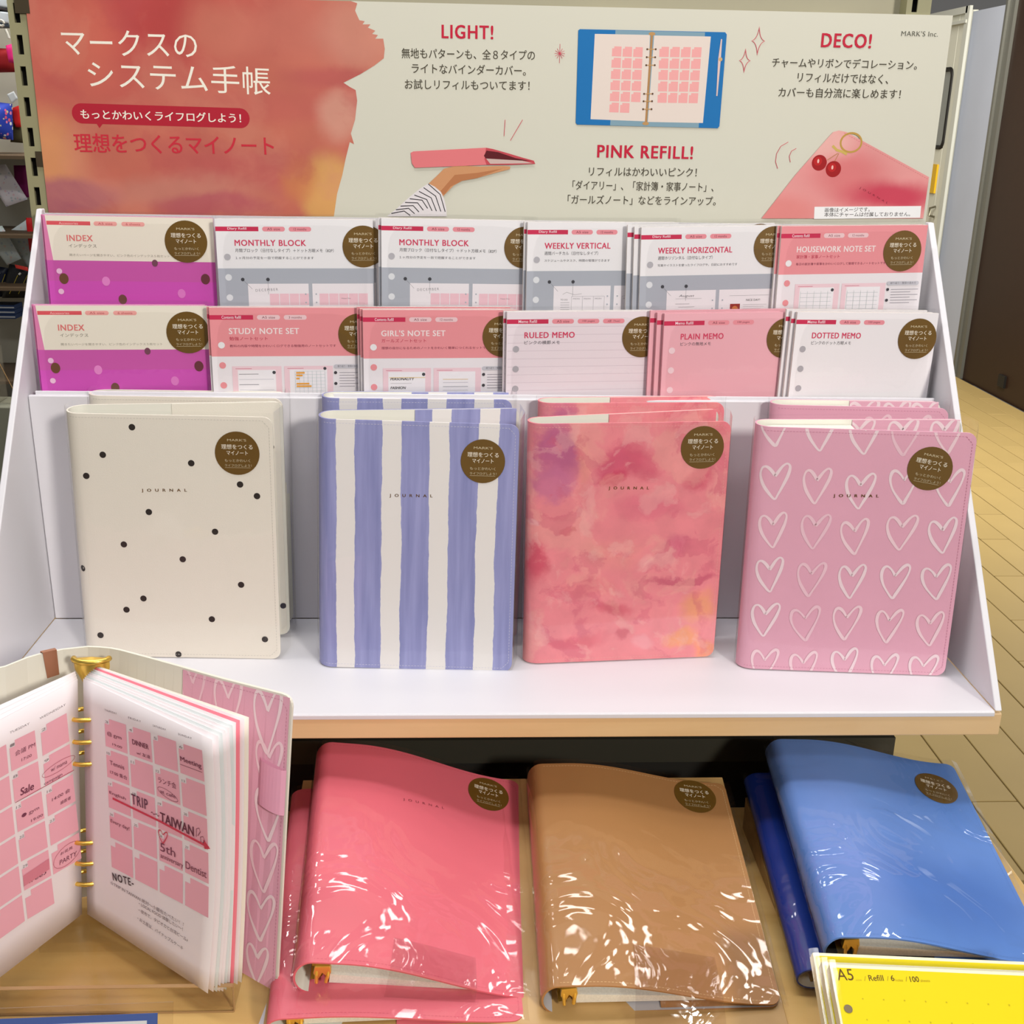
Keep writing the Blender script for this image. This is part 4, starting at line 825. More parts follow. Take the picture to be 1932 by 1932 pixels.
PIN1 = (-157.5, -171, -139.5, 1.9, 13.2, 9.2); BRN1 = (29.1, -171, -162.0, -0.1, 13.5, -1.2); BLU1 = (244, -159, -130, -2.2, 9.6, .2)
binder('pink ring binder in a clear bag, on top of the pink stack', (-157.5, -169.5, -138.6, 1.9, 13.2, 7.5), 188, 228, 36, pnk, (204, 84, 102), seal=(161.6, 205.2, -3), words=((78.7, 168.9), (117.5, 172.2), (150, 62, 74)), tabs=((72, 140, -4, 26),), group='pink binders stacked on the ramp')
binder('pink ring binder underneath the top pink binder', (-174, -187, -163.5, 2.6, 12.8, 0), 190, 228, 21, pnk, (204, 84, 102), e=4, group='pink binders stacked on the ramp')
binder('tan brown ring binder in a wrinkled clear bag on the ramp', BRN1, 183, 228, 34, brn, (206, 168, 116), seal=(155.6, 209.0, 0), tabs=((72, 140, -22, 36),), lining=mat('grey_lining', (186, 184, 186), .6))
binder('light blue ring binder in a glossy clear bag at right', BLU1, 178, 228, 31, blu, (90, 124, 190), seal=(152.8, 191.2, -10), lining=mat('dark_lining', (52, 44, 34), .6), bag=film('clear_bag_glossy', .8, 12, .06, ior=1.5, distort=1.4))
binder('dark navy ring binder lying underneath the light blue binder', (229, -150, -160, -2.2, 9, .5), 178, 226, 22, dbl, (30, 56, 130), e=4)
# small wooden block that lifts the two blue binders
o = G().prism([(240, -60, -164.8), (240, 70, -164.8), (240, 70, -130), (240, -60, -150)], (160, 0, 0)).go('display_block', wood('block_wood', (150, 116, 70), (176, 140, 90)), bevel=1); o.location.z = Z0 * .001
tag(o, 'wooden block hidden under the two blue binders on the table', 'block')

# ---- open planner standing on the acrylic tray
PO = (-338, -73, -146); lean_, tilt_ = math.radians(2.5), math.radians(4.2)
UP = Vector((math.sin(tilt_), math.sin(lean_), 1)).normalized()
planner = thing('open_planner', 'open pink heart planner with gold rings and written calendar pages standing at left', 'planner', PO)
def pl(x): return tuple((Vector(x) - Vector(PO)))
# cover: curve of the top edge seen from above, lofted down
top = [(-620, -215), (-560, -170), (-500, -118), (-450, -80), (-410, -58), (-379.9, -70.4), (-363.8, -48.9), (-345.2, -37.9), (-324.4, -32.3), (-304.8, -36.2), (-276.3, -51.2), (-246.1, -67.6), (-214.6, -85.3), (-184.5, -100.6), (-154.5, -115.6)]
top = [t_ for i, t_ in enumerate(top) if i != 4]
zt, zbm = 79.0, -148.0
BR_ = (-170.3, -159.3, -148.0)
us = [0]
for a, b in zip(top[:-1], top[1:]): us.append(us[-1] + math.hypot(b[0] - a[0], b[1] - a[1]))
def cov(i, v, off=0):
    x, y = top[i]; a = top[max(i - 1, 0)]; b = top[min(i + 1, len(top) - 1)]; d = math.hypot(b[0] - a[0], b[1] - a[1]); nx, ny = (b[1] - a[1]) / d, -(b[0] - a[0]) / d
    sh = (1 - v); k = max(0, us[i] - us[8]) / (us[-1] - us[8]) if i > 8 else 0; dx, dy = -14 + (BR_[0] - top[-1][0] + 14) * k, -9 + (BR_[1] - top[-1][1] + 9) * k
    return (x + dx * sh + nx * off - PO[0], y + dy * sh + ny * off - PO[1], zbm + (zt - zbm) * v - PO[2])
us = [0]
for a, b in zip(top[:-1], top[1:]): us.append(us[-1] + math.hypot(b[0] - a[0], b[1] - a[1]))
UT = us[-1]
def covu(u, y, off=0):
    for i in range(len(us) - 1):
        if u <= us[i + 1] or i == len(us) - 2: break
    t_ = (u - us[i]) / (us[i + 1] - us[i]); A_ = Vector(cov(i, y / 227, off)); B_ = Vector(cov(i + 1, y / 227, off)); return tuple(A_ * (1 - t_) + B_ * t_)
V = []; F = []; M = []; n = 60; uu = [UT * i / n for i in range(n + 1)]; uu = uu[:-1] + [UT - 5, UT - 3, UT - 1.5, UT - .5, UT]; uu = sorted(set(uu)); n = len(uu)
def insr(u): d = UT - u; return 8 - math.sqrt(max(64 - (8 - d) ** 2, 0)) if d < 8 else 0
for off in (0, -2.2):
    for u in uu:
        for j in range(3): c_ = insr(u); V.append(covu(u, c_ + (227 - 2 * c_) * j / 2, off))
K = n * 3
for i in range(n - 1):
    for j in range(2): a = i * 3 + j; F.append((a, a + 3, a + 4, a + 1)); M.append(0); F.append((K + a, K + a + 1, K + a + 4, K + a + 3)); M.append(1)
    F.append((i * 3 + 2, i * 3 + 5, K + i * 3 + 5, K + i * 3 + 2)); M.append(0); F.append((i * 3, K + i * 3, K + i * 3 + 3, i * 3 + 3)); M.append(0)
F.append(tuple([(n - 1) * 3, K + (n - 1) * 3, K + (n - 1) * 3 + 2, (n - 1) * 3 + 2])); M.append(0)
obj('cover', V, F, [mat('planner_lining', (226, 222, 208), .55), hp], planner, mi=M)
# the inner pink pocket at the right with hearts and a pen loop
fx = UT - 100
g = G(); g.grid(lambda u, v: covu(fx + (UT - 1.5 - fx) * u, 1 + 225 * v, 0.9), 10, 1); pf = g.go('pocket_flap', hp, planner)
q = Print(base=1.0); HR2 = random.Random(5)
for x, y, hh in ((UT - 90, 211, 40), (UT - 56, 207, 42), (UT - 20, 205, 44), (UT - 17, 172, 34), (UT - 15, 135, 36), (UT - 17, 94, 36), (UT - 18, 54, 34), (UT - 19, 15, 28)): heart(q, x, y, 23 if y > 20 else 19, hh, HR2.choice(HC), 2.3, .05, HR2)
q.dashes([(fx + 4, 223), (UT - 9, 223), (UT - 3.5, 217)], (196, 128, 152)); q.dashes([(UT - 3.5, 217), (UT - 3.5, 8)], (196, 128, 152))
q.clip(fx, 1, UT - 1.5, 226); q.build('flap_pattern', pf, fn=lambda x, y, z: covu(x, y, z))
g = G(); g.grid(lambda u, v: covu(UT - 25 + 24 * u, 142 - 8 * u + (34) * v + 4 * u, 1.2 + 3.4 * math.sin(math.pi * min(1, u * 1.0)) ** .5), 8, 1)
g.grid(lambda u, v: covu(UT - 25 + 24 * (1 - u), 142 - 8 * (1 - u) + 34 * v + 4 * (1 - u), 1.1), 8, 1).go('pen_loop', mat('pen_loop_pink', (224, 160, 184), .5), planner, smooth=False)
# clear slip pocket lining rim on the left + copper clip
cl = Vector(covu(us[5] + 24, 227, 0)); 
g = G(); mcl = lambda dx, dz, o_: tuple(Vector(covu(us[4] + 34 + dx * 1.3, 227 + dz, o_)))
g.add([mcl(0, 1.5, -2.8), mcl(8, 1.5, -2.8), mcl(8.6, 1.5, 1.2), mcl(.4, 1.5, 1.2), mcl(2.5, -21, 1.2), mcl(9.6, -20, 1.2), mcl(2.5, -21, .4), mcl(9.6, -20, .4), mcl(0, -8, -2.8), mcl(8, -8, -2.8)], [(0, 1, 2, 3), (3, 2, 5, 4), (4, 5, 7, 6), (0, 8, 9, 1), (3, 4, 6), (2, 7, 5)])
g.go('copper_clip', mat('copper_metal', (190, 136, 108), .35, metal=.8), planner, bevel=0)
# pages
def page_pt(s, t, ang, side, curl=0, base=Vector((0, 0, 5)), spread=0.0):
    a = math.radians(ang); d = Vector((math.cos(a) * side, -math.sin(a), 0))
    b = Vector((side * (2.2 + spread), -2, 0))
    bow = curl * math.sin(math.pi * min(1, s / 148) * .5) ** 2
    nrm = Vector((side * math.sin(a), math.cos(a), 0)) * 1.0
    return base + b + d * s + UP * t + nrm * (bow * math.sin(math.pi * t / 210))
paper_w = mat('planner_paper', (236, 226, 228), .6); paper_p = mat('planner_pink_divider', (240, 130, 146), .6); paper_g = mat('planner_cool_sheet', (218, 222, 222), .45)
angs = [(38.3, paper_w, 148), (36.9, paper_w, 148.5), (36.2, paper_g, 149), (35.6, paper_w, 149), (35.0, paper_w, 149.5), (34.5, paper_g, 150), (33.9, paper_w, 150), (33.4, paper_p, 151), (32.6, paper_w, 152), (31.9, mat('planner_cream_sheet', (238, 228, 214), .6), 153)]
for k, (a, m, wd2) in enumerate(angs):
    nd = 'front_page' if k == 0 else ('divider_sheet' if m is paper_p else 'page')
    g = G(); ex = min(k * 1.1, 8)
    g.grid(lambda u, v, a=a, wd2=wd2, k=k: tuple(page_pt(wd2 * u, -1.5 * min(k, 4) + (210 + ex * .9 + 1.5 * min(k, 4)) * v, a, 1, 5 if k < 6 else 2, spread=k * .9) + Vector((0, k * .8, 0))), 12, 12)
    o = g.go(nd, m, planner, smooth=True); sd = o.modifiers.new('thick', 'SOLIDIFY'); sd.thickness = .0004 if k else .0003; sd.offset = 0
for k, (a, wd2) in enumerate(((61.5, 150), (59.5, 152), (57.5, 154), (55.0, 156))):
    g = G(); g.grid(lambda u, v, a=a, wd2=wd2, k=k: tuple(page_pt(wd2 * u, (210 + k * 1.6) * v, a, -1, 3, spread=k * .8) + Vector((0, k * .9, 0))), 10, 8)
    o = g.go('front_page' if k == 0 else 'page', paper_w, planner, smooth=True); sd = o.modifiers.new('thick', 'SOLIDIFY'); sd.thickness = .0003; sd.offset = 0
PSQ = (236, 172, 186); PSD = (228, 150, 166)
def fr(x, y, z): return tuple(page_pt(x, y, 38.3, 1, 5) + Vector((-.62, -.78, 0)) * (z + .25))
def fl_(x, y, z): return tuple(page_pt(-x, y, 61.5, -1, 3) + Vector((.88, -.48, 0)) * (z + .25))
HW = (120, 62, 82)
q = Print(base=.1)
C4 = ((24.6, 187.1), (138.0, 198.9), (144.2, 59.8), (31.7, 57.4))
sq(C4, 4, 5, PSQ, P=q, gap=.045)
for i, wday in enumerate(('THURSDAY', 'FRIDAY', 'SATURDAY', 'SUNDAY')):
    a = quad(*C4, i / 4 + .02, -.035); b = quad(*C4, i / 4 + .15, -.035); q.text(wday, a, b, (140, 128, 132), h=1.6, space=1.2)
dnum = ['3', '4', '5', '6', '10', '11', '12', '13', '17', '18', '19', '20', '24', '25', '26', '27', '', '', '', '']
for j in range(4):
    for i in range(4):
        a = quad(*C4, (i + .08) / 4, (j + .2) / 5); b = quad(*C4, (i + .2) / 4, (j + .2) / 5); q.text(dnum[j * 4 + i], a, b, (140, 128, 132), h=2)
def hw(t_, i, j, u0, u1, v, h, bold=0, c=HW): a = quad(*C4, (i + u0) / 4, (j + v) / 5); b = quad(*C4, (i + u1) / 4, (j + v) / 5); q.text(t_, a, b, c, h=h, bold=bold)
hw('@ gym', 0, 0, .15, .75, .6, 4); hw('19:00', 0, 0, .35, .75, .85, 2); hw('DINNER', 1, 0, .2, .85, .58, 4, .02); hw('w/ 友達', 1, 0, .35, .9, .86, 3); hw('Meeting', 3, 0, .1, .9, .62, 5, .02)
hw('Tennis', 0, 1, .2, .8, .5, 3.6); hw('17:00 集合', 0, 1, .2, .9, .8, 3.4); hw('ランチ会', 2, 1, .15, .85, .5, 5); hw('at cafe', 2, 1, .2, .8, .8, 3); hw('English', 0, 2, .12, .8, .5, 3.2)
cx_, cy_ = quad(*C4, (2 + .5) / 4, (1 + .76) / 5); q.stroke([(cx_ + 11 * math.cos(i * .42), cy_ - .3 * 11 * math.cos(i * .42) * .4 + 3.4 * math.sin(i * .42)) for i in range(15)], .35, HW, closed=True)
q.text('TRIP', quad(*C4, .26, .50), quad(*C4, .42, .50), (104, 60, 80), h=8.5, bold=.015, space=1.15); q.text('〜〜', quad(*C4, .45, .515), quad(*C4, .53, .515), HW, h=2); q.text('TAIWAN', quad(*C4, .54, .54), quad(*C4, .86, .545), (104, 50, 66), h=8, bold=.02)
A_, B_ = quad(*C4, .0, .545), quad(*C4, .97, .615)
A_ = (35.3, 120.5); B_ = (141.8, 119.7); q.stroke([A_, ((A_[0] + B_[0]) / 2, (A_[1] + B_[1]) / 2 + .6), B_], 1.9, (206, 62, 84)); q.poly([(B_[0] + 1.5, B_[1] - .6), (B_[0] - 6, B_[1] + 4.4), (B_[0] - 4.6, B_[1] - 3.2)], (206, 62, 84))
q.stroke([quad(*C4, .885, .54), quad(*C4, .89, .49), quad(*C4, .915, .48), quad(*C4, .925, .5), quad(*C4, .9, .53)], .5, HW); q.stroke([quad(*C4, .93, .57), quad(*C4, .925, .53), quad(*C4, .95, .52), quad(*C4, .965, .54), quad(*C4, .94, .565)], .5, HW)
hw('Every day!', 0, 3, .12, .9, .45, 4); heart(q, *quad(*C4, .56, .63), 10, 10, (206, 62, 84), .8); hw('5th', 2, 3, .12, .7, .62, 7); hw('anniversary', 2, 3, .12, 1.0, .88, 5); hw('Dentist', 3, 3, .1, .9, .8, 6)
q.stroke([quad(*C4, .77, .135), quad(*C4, .98, .135)], .4, HW)
q.text('NOTE-', (35.6, 48.0), (60.2, 52.7), (70, 54, 60), h=6.5, bold=.03, space=1.3)
for k, (t_, a, b) in enumerate((('☆TRIP IN TAIWAN 絶対〜小籠包たべたい！！', (32.1, 43.1), (117.6, 43.0)), ('・LOCAL FOOD 体験したい〜！', (66.7, 39.0), (117.1, 38.6)), ('・夜市で、タピオカと台湾ビール♪', (66.6, 33.2), (123.3, 32.2)), ('・お土産は、パイナップルケーキ', (65.3, 25.4), (118.5, 22.9)))):
    q.text(t_, a, b, (110, 96, 104), h=3.4)
q.build('printed_calendar', planner, fn=fr)
q = Print(base=.1)
c1 = ((-38.1, 188.2), (-10.6, 188.0), (1.8, 50.9), (-29.6, 54.4)); sq(c1, 1, 5, PSQ, P=q, gap=.045)
c2 = ((-66.4, 189.9), (-41.0, 188.4), (-26.7, 27.9), (-55.3, 31.5)); sq(c2, 1, 6, PSQ, P=q, gap=.045)
d2 = (c2[0][0] + (c2[0][0] - c1[0][0]), c2[0][1]), c2[0], c2[3], (c2[3][0] + (c2[0][0] - c1[0][0]), c2[3][1]); sq(d2, 1, 6, PSQ, P=q, gap=.045)
q.text('WEDNESDAY', quad(*c1, .05, -.04), quad(*c1, .95, -.04), (140, 128, 132), h=1.8, space=1.1); q.text('TUESDAY', quad(*c2, .1, -.035), quad(*c2, .8, -.035), (140, 128, 132), h=1.8)
for j, t_ in enumerate(('2', '9', '16', '23')): q.text(t_, quad(*c1, .07, (j + .2) / 5), quad(*c1, .22, (j + .2) / 5), (140, 128, 132), h=2.2)
for j, t_ in enumerate(('1', '8', '15', '22', '29')): q.text(t_, quad(*c2, .07, (j + .2) / 6), quad(*c2, .22, (j + .2) / 6), (140, 128, 132), h=2.2)
def hl(c4, n_, t_, j, u0, u1, v, h, bold=.0): q.text(t_, quad(*c4, u0, (j + v) / n_), quad(*c4, u1, (j + v) / n_), HW, h=h, bold=bold)
hl(c2, 6, '会議 PM', 0, .2, .9, .55, 4.2); hl(c2, 6, '17:00', 0, .4, .75, .8, 2.4); hl(c1, 5, 'w/ mama', 1, .25, .8, .6, 3.6); hl(c2, 6, 'Sale', 1, .25, .7, .85, 6, .03); hl(c1, 5, 'campaign', 1, .0, .6, .92, 3)
hl(c2, 6, '● gym', 2, .2, .8, .6, 4); hl(c2, 6, '19:00', 2, .5, .9, .85, 2.2); hl(c1, 5, '14:00 会', 2, .2, .8, .55, 3.4); hl(c1, 5, '歯医者', 2, .45, .8, .8, 3); hl(c1, 5, 'お花見', 4, .3, .7, .45, 2.6); hl(c1, 5, 'PARTY', 4, .25, .8, .75, 4); hl(c2, 6, 'free♪', 4, .2, .8, .8, 3)
a, b = quad(*c2, .05, 1.98 / 6), quad(*c1, 1, 1.93 / 5); q.stroke([a, b], .5, (170, 60, 84))
for (u, v, rx, ry) in ((.52, 1.55 / 5, 16, 4.2), (.52, 4.55 / 5, 14, 9)):
    cx_, cy_ = quad(*c1, u, v); q.stroke([(cx_ + rx * math.cos(i * .35), cy_ + ry * math.sin(i * .35)) for i in range(18)], .35, (170, 80, 100), closed=True)
q.rect(quad(*c2, .05, .76)[0], quad(*c2, .05, .80)[1], quad(*c2, .95, .7)[0], quad(*c2, .05, .74)[1], (214, 130, 146))
q.build('printed_calendar', planner, fn=fl_)
# gold ring mechanism
g = G(); B0 = Vector((5, 9, 5))
g.prism([tuple(B0 + Vector((x, y, 0)) + UP * -4) for x, y in ((-7, 5), (-5, -3), (0, -5), (5, -3), (7, 5))], tuple(UP * 220)).go('ring_rail', gold, planner)
g = G(); TT = UP * 216
def lev(u, v):
    a = math.pi * (u - .5); hw_ = 13.5 - 6.5 * max(0, v - .35) / .65; return tuple(B0 + TT + Vector((hw_ * math.sin(a) * (1 if v < .35 else 1), 2 - 9 * math.cos(a), 4 - 20 * v)))
g.grid(lev, 14, 8)
g.tube([tuple(B0 + TT + Vector((13.6 * math.sin(a), 3 - 9.8 * math.cos(a), 4.6 + .8 * math.cos(a)))) for a in [-1.5 + .25 * i for i in range(13)]], 2.3, 8)
g.grid(lambda u, v: tuple(B0 + TT + Vector((13 * math.sin(math.pi * (u - .5)) * v, 2 - 9 * math.cos(math.pi * (u - .5)) * v, 6 - v))), 14, 3)
g.tube([tuple(B0 + UP * 202 + Vector((0, -8, 0))), tuple(B0 + UP * 165 + Vector((0, -7, 0)))], 2.4, 8)
g.go('ring_lever', gold, planner, smooth=True)
for k, y in enumerate((181, 162, 143, 73, 54, 35)):
    pts = []
    for i in range(16):
        a = 2 * math.pi * i / 16; pts.append(tuple(Vector((2 + 12.5 * math.cos(a), 1.5 - 9.5 * math.sin(a), 5)) + UP * (y - 3 + .0)))
    G().tube(pts, 1.8, 8, closed=True).go('ring', gold, planner, smooth=True)

# acrylic tray with raised front lip that the planner stands on
acr = film('clear_acrylic', 0, 1, .03, tint=(.975, .965, .95), ior=1.33)
edge_a = mat('acrylic_edge', (176, 140, 96), .2, spec=.6)
at_ = thing('acrylic_tray', 'clear acrylic tray with low front lip under the open planner', 'tray', (-400, -100, -165))
G().box(-200, 197, -57, 60, 0.3, 3).box(-200, 197, -60, -57, 0.3, 24).go('clear_tray_body', acr, at_)
G().box(-200, 197, -60.2, -56.8, 23.6, 24.3).box(-200, 197, -60.4, -60, .2, 1.4).box(196.6, 197.4, -60, -57, .3, 24).go('tray_edge', edge_a, at_)
# acrylic block lifting the planner cover off the tray floor
G().box(30, 120, 5, 60, 3, 12.5).go('tray_step', acr, at_)
# blue edged card in a clear stand at the lower left
ch = thing('card_stand', 'clear stand holding a blue edged white card at the bottom left corner', 'card stand', mw=frame(tuple(Vector((-239.9, -219.9, -110.0)) - Vector((245, 7.3, 0)) - 60 * Vector((0, .42, .9))), (1, .03, 0), (0, .42, .9)))
K_ = Matrix
G().box(0, 245, 0, 60, 0, 1).go('blue_card', mat('card_blue', (74, 100, 172), .5), ch)
G().box(1, 238, 1, 55.5, 1.02, 1.3).go('white_card', mat('card_white', (232, 236, 242), .5), ch)
G().box(-10, 256, 1, 68, 2.4, 4.2).go('clear_front', acr, ch)
# white paper strip between planner and binder stack
o = G().prism([(-178.2, -139.2, -164.4), (-183.9, -187.6, -164.4), (-172.2, -187.8, -164.4), (-166.8, -139.4, -164.4)], (0, 0, .8)).go('paper_strip', mat('strip_white', (222, 220, 226), .5)); o.location.z = Z0 * .001
tag(o, 'narrow white paper strip on the table between planner and pink binders', 'paper strip')

# yellow refill packs at the lower right, lying on their own slope
YW = (228, 208, 8)
def ypack(label, mw, front):
    root = thing('yellow_refill_pack', label, 'refill pack', group='yellow refill packs at the lower right', mw=mw)
    G().box(0, 170, -210, 0, -9, 0).go('paper_block', mat('cream_paper_block', (236, 230, 196), .7, grain=.1, gscale=900), root)
    p = Print(base=.1); p.rect(1.5, -208, 170, -.2, YW); p.rect(.2, -2.2, 170, 0, (244, 238, 204))
    if front:
        p.text('A5', (3.7, -11.4), (15.2, -10.9), (96, 66, 20), h=8.2, bold=.004); p.text('size', (16.3, -11.2), (20.4, -11.0), (190, 160, 20), h=1.6)
        p.text('/', (22.2, -10.9), (23.7, -10.9), (170, 140, 20), h=3.4); p.text('Refill', (25.6, -10.8), (36.0, -10.3), (96, 66, 20), h=4.2, bold=.01); p.text('/', (38.2, -10.2), (39.7, -10.2), (170, 140, 20), h=3.4)
        p.text('6', (41.2, -10.1), (43.5, -10.0), (96, 66, 20), h=4, bold=.015); p.text('holes', (44.1, -10.3), (49.3, -10.1), (180, 150, 20), h=1.8); p.text('/', (51.2, -10.0), (52.7, -10.0), (170, 140, 20), h=3.4); p.text('100', (54.5, -10.3), (60.8, -10.0), (96, 66, 20), h=4, bold=.01); p.text('sheets', (61.6, -9.9), (68.3, -9.6), (180, 150, 20), h=1.8)
    for k in range(9):
        for j in range(3): p.disc(18.5 + 14.4 * k, -23.5 - 14.2 * j, .55, (196, 176, 20), n=8)
    for y in (35, 54, 73): p.disc(7, -y + 4.0, 2.9, (128, 112, 84), n=18)
    p.build('printed_cover', root)
    g = G(); g.grid(lambda u, v: (-9 + 186 * u, -214 + 217 * v, 1.6 - 9 * max(0, 1 - u * 20.5) ** 1.5 + .25 * math.sin(v * 30) * max(0, 1 - u * 12)), 40, 20)
    g.go('clear_sleeve', film('yellow_pack_film', .03, 12, .08, ior=1.3), root, smooth=True)
    return root
PYEL = (225.5, -221.6, -75.2, -3.4, 24, 2.1)
mwy = pose(*PYEL); ypack('yellow A5 refill pack at the lower right, frontmost', mwy, True)
mw2 = mwy.copy(); mw2.translation = mwy @ Vector((-.002, .0068, -.0108)); ypack('yellow A5 refill pack directly beneath the frontmost yellow one', mw2, False)
mw3 = mwy.copy(); mw3.translation = mwy @ Vector((-.004, .0185, -.0212)); ypack('yellow A5 refill pack at the bottom of the yellow pile, furthest back', mw3, False)
nt = thing('paper_note', 'small cream paper slip over the yellow pack at the bottom edge', 'paper', mw=mwy @ Matrix.Translation((.0, -.0525, .0022)) @ Matrix.Rotation(math.radians(3), 4, 'Z'))
G().box(2, 84, -60, 0, 0, .5).go('slip_sheet', mat('slip_cream', (240, 234, 208), .6), nt)
yz = G().prism([(226, -226, -112), (226, -330, -158), (226, -330, -164.8), (226, -226, -164.8)], (180, 0, 0)).go('pack_slope', wood('slope_wood', (190, 152, 92), (212, 174, 112)), bevel=1); yz.location.z = Z0 * .001
yz.location.z += 0.0
tag(yz, 'wooden slope under the yellow refill packs', 'ramp')

# ================================================================ goods in the aisle at the far left
sh = thing('aisle_shelf', 'open brown shelf unit with small goods behind the left rack post', 'shelf', (-1400, 1560, FZ))
aw = mat('aisle_shelf_brown', (92, 74, 54), .6); ag = mat('aisle_panel_grey', (128, 128, 112), .6, grain=.05, gscale=8)
G().box(-500, 620, 30, 50, 0, 2100).go('back_panel', mat('aisle_back_panel', (196, 192, 176), .6), sh)
G().box(-500, 620, -160, 30, 0, 700).go('base_cabinet', ag, sh)
for z in (Z0 + 150, Z0 + 250, Z0 + 395, Z0 - 35): G().box(-500, 620, -150, 30, z - 6, z).go('shelf_plate', aw, sh)
def pillow(name, label, cat, c4, d, m, group=None, y=1500, deco=None, puff=.5):
    "soft goods: four corners in the shelf's front plane (x, z), given a back and a swollen front"
    a, b, c_, e = [Vector((p[0], 0, p[2])) for p in c4]; o0 = (a + b + c_ + e) / 4; g = G()
    def P_(u, v, s):
        p = (a * (1 - u) * (1 - v) + b * u * (1 - v) + c_ * u * v + e * (1 - u) * v) - o0
        k = (max(0, 1 - abs(2 * u - 1) ** 4) * max(0, 1 - abs(2 * v - 1) ** 4)) ** puff; return (p.x, -s * d * (.12 + .88 * k) * .5, p.z)
    g.grid(lambda u, v: P_(u, v, 1), 10, 10).grid(lambda u, v: P_(1 - u, v, -1), 10, 10)
    n = [P_(u, v, 1) for u, v in ((0, 0), (1, 0), (1, 1), (0, 1))]; k = [P_(u, v, -1) for u, v in ((0, 0), (1, 0), (1, 1), (0, 1))]
    for i in range(4): g.add([n[i], n[(i + 1) % 4], k[(i + 1) % 4], k[i]], [(0, 1, 2, 3)])
    t = thing(name, label, cat, (o0.x, y, o0.z), group=group); g.go('body', m, t, smooth=True)
    if deco: deco(t, P_)
    return t
def speckle(name, base, cols, scale, thr=.35):
    m = bpy.data.materials.new(name); m.use_nodes = True; n = m.node_tree.nodes; l = m.node_tree.links; b = n['Principled BSDF']; b.inputs['Roughness'].default_value = .7
    tc = n.new('ShaderNodeTexCoord'); vo = n.new('ShaderNodeTexVoronoi'); vo.inputs['Scale'].default_value = scale; l.new(tc.outputs['Object'], vo.inputs['Vector'])
    lt = n.new('ShaderNodeMath'); lt.operation = 'LESS_THAN'; lt.inputs[1].default_value = thr; l.new(vo.outputs['Distance'], lt.inputs[0])
    sp = n.new('ShaderNodeSeparateColor'); l.new(vo.outputs['Color'], sp.inputs[0]); cr = n.new('ShaderNodeValToRGB'); cr.color_ramp.interpolation = 'CONSTANT'; l.new(sp.outputs[0], cr.inputs[0])
    cr.color_ramp.elements[0].color = rgb(cols[0]); cr.color_ramp.elements[1].position = 1 / len(cols); cr.color_ramp.elements[1].color = rgb(cols[1])
    for i, c_ in enumerate(cols[2:]): e_ = cr.color_ramp.elements.new((i + 2) / len(cols)); e_.color = rgb(c_)
    mx = n.new('ShaderNodeMix'); mx.data_type = 'RGBA'; mx.inputs[6].default_value = rgb(base); l.new(lt.outputs[0], mx.inputs[0]); l.new(cr.outputs[0], mx.inputs[7]); l.new(mx.outputs[2], b.inputs['Base Color']); return m
flo = speckle('pouch_floral_blue', (30, 60, 178), [(226, 90, 130), (236, 236, 236), (236, 130, 170), (210, 200, 150)], 110)
flw = speckle('pouch_floral_white', (226, 220, 226), [(200, 190, 210), (226, 196, 204), (190, 200, 206)], 140, .3)
flg = speckle('pouch_floral_mint', (206, 216, 216), [(180, 196, 206), (190, 206, 196), (214, 200, 196)], 120, .3)
def pc(*q): return q
tin = G()
# striped tins on the top plate
for k, (ya_, yb_) in enumerate((((-2), 16), (24, 46))): pass
pillow('striped_tin', 'upper white box with a dark band at the far left top', 'box', pc((-934.1, 1500.0, 653.8), (-879.6, 1500.0, 655.0), (-877.3, 1500.0, 673.2), (-931.7, 1500.0, 672.0)), 60, mat('tin_white', (216, 224, 230), .4), puff=.05)
pillow('striped_tin', 'white box between two dark bands at the far left', 'box', pc((-937.7, 1500.0, 626.3), (-881.0, 1500.0, 627.6), (-878.3, 1500.0, 649.6), (-934.8, 1500.0, 648.3)), 60, mat('tin_white', (216, 224, 230), .4), puff=.05)
pillow('dark_tray', 'narrow dark tray between the two white boxes', 'tray', pc((-934.8, 1500.0, 648.8), (-878.3, 1500.0, 650.0), (-877.7, 1500.0, 654.6), (-934.2, 1500.0, 653.3)), 64, mat('tray_dark', (60, 54, 56), .5), puff=.05)
pillow('dark_tray', 'narrow dark tray below the lower white box', 'tray', pc((-938.5, 1500.0, 620.8), (-880.7, 1500.0, 622.1), (-880.1, 1500.0, 627.1), (-937.8, 1500.0, 625.9)), 64, mat('tray_navy', (50, 62, 76), .5), puff=.05)
pillow('red_bag', 'deep red cloth bag at the far left under the white boxes', 'bag', pc((-949.0, 1500.0, 540.7), (-879.5, 1500.0, 544.0), (-878.4, 1500.0, 585.1), (-943.1, 1500.0, 585.7)), 46, mat('cloth_red', (150, 12, 20), .8))
pillow('pink_pouch', 'small hot pink pouch with a round tag in front of the red bag', 'pouch', pc((-875.7, 1460.0, 559.3), (-863.3, 1460.0, 557.7), (-863.9, 1460.0, 592.5), (-877.9, 1460.0, 588.5)), 14, mat('cloth_hot_pink', (236, 40, 130), .6), y=1460,
       deco=lambda t, P_: G().tube([(2, -6, 26), (0, -6, 34), (-3, -6, 42)], 2.4, 8).tube([(-9 + 5 * math.cos(a), -6, 52 + 5 * math.sin(a)) for a in [i * .7 for i in range(9)]], 2.2, 6, closed=True).go('tag', mat('tag_silver', (216, 212, 200), .4), t))
pillow('floral_pouch', 'rounded bright blue pouch with pink and white flowers at far left', 'pouch', pc((-964.2, 1500.0, 425.7), (-900.4, 1500.0, 420.9), (-894.4, 1500.0, 486.8), (-955.3, 1500.0, 493.2)), 50, flo, puff=.6)
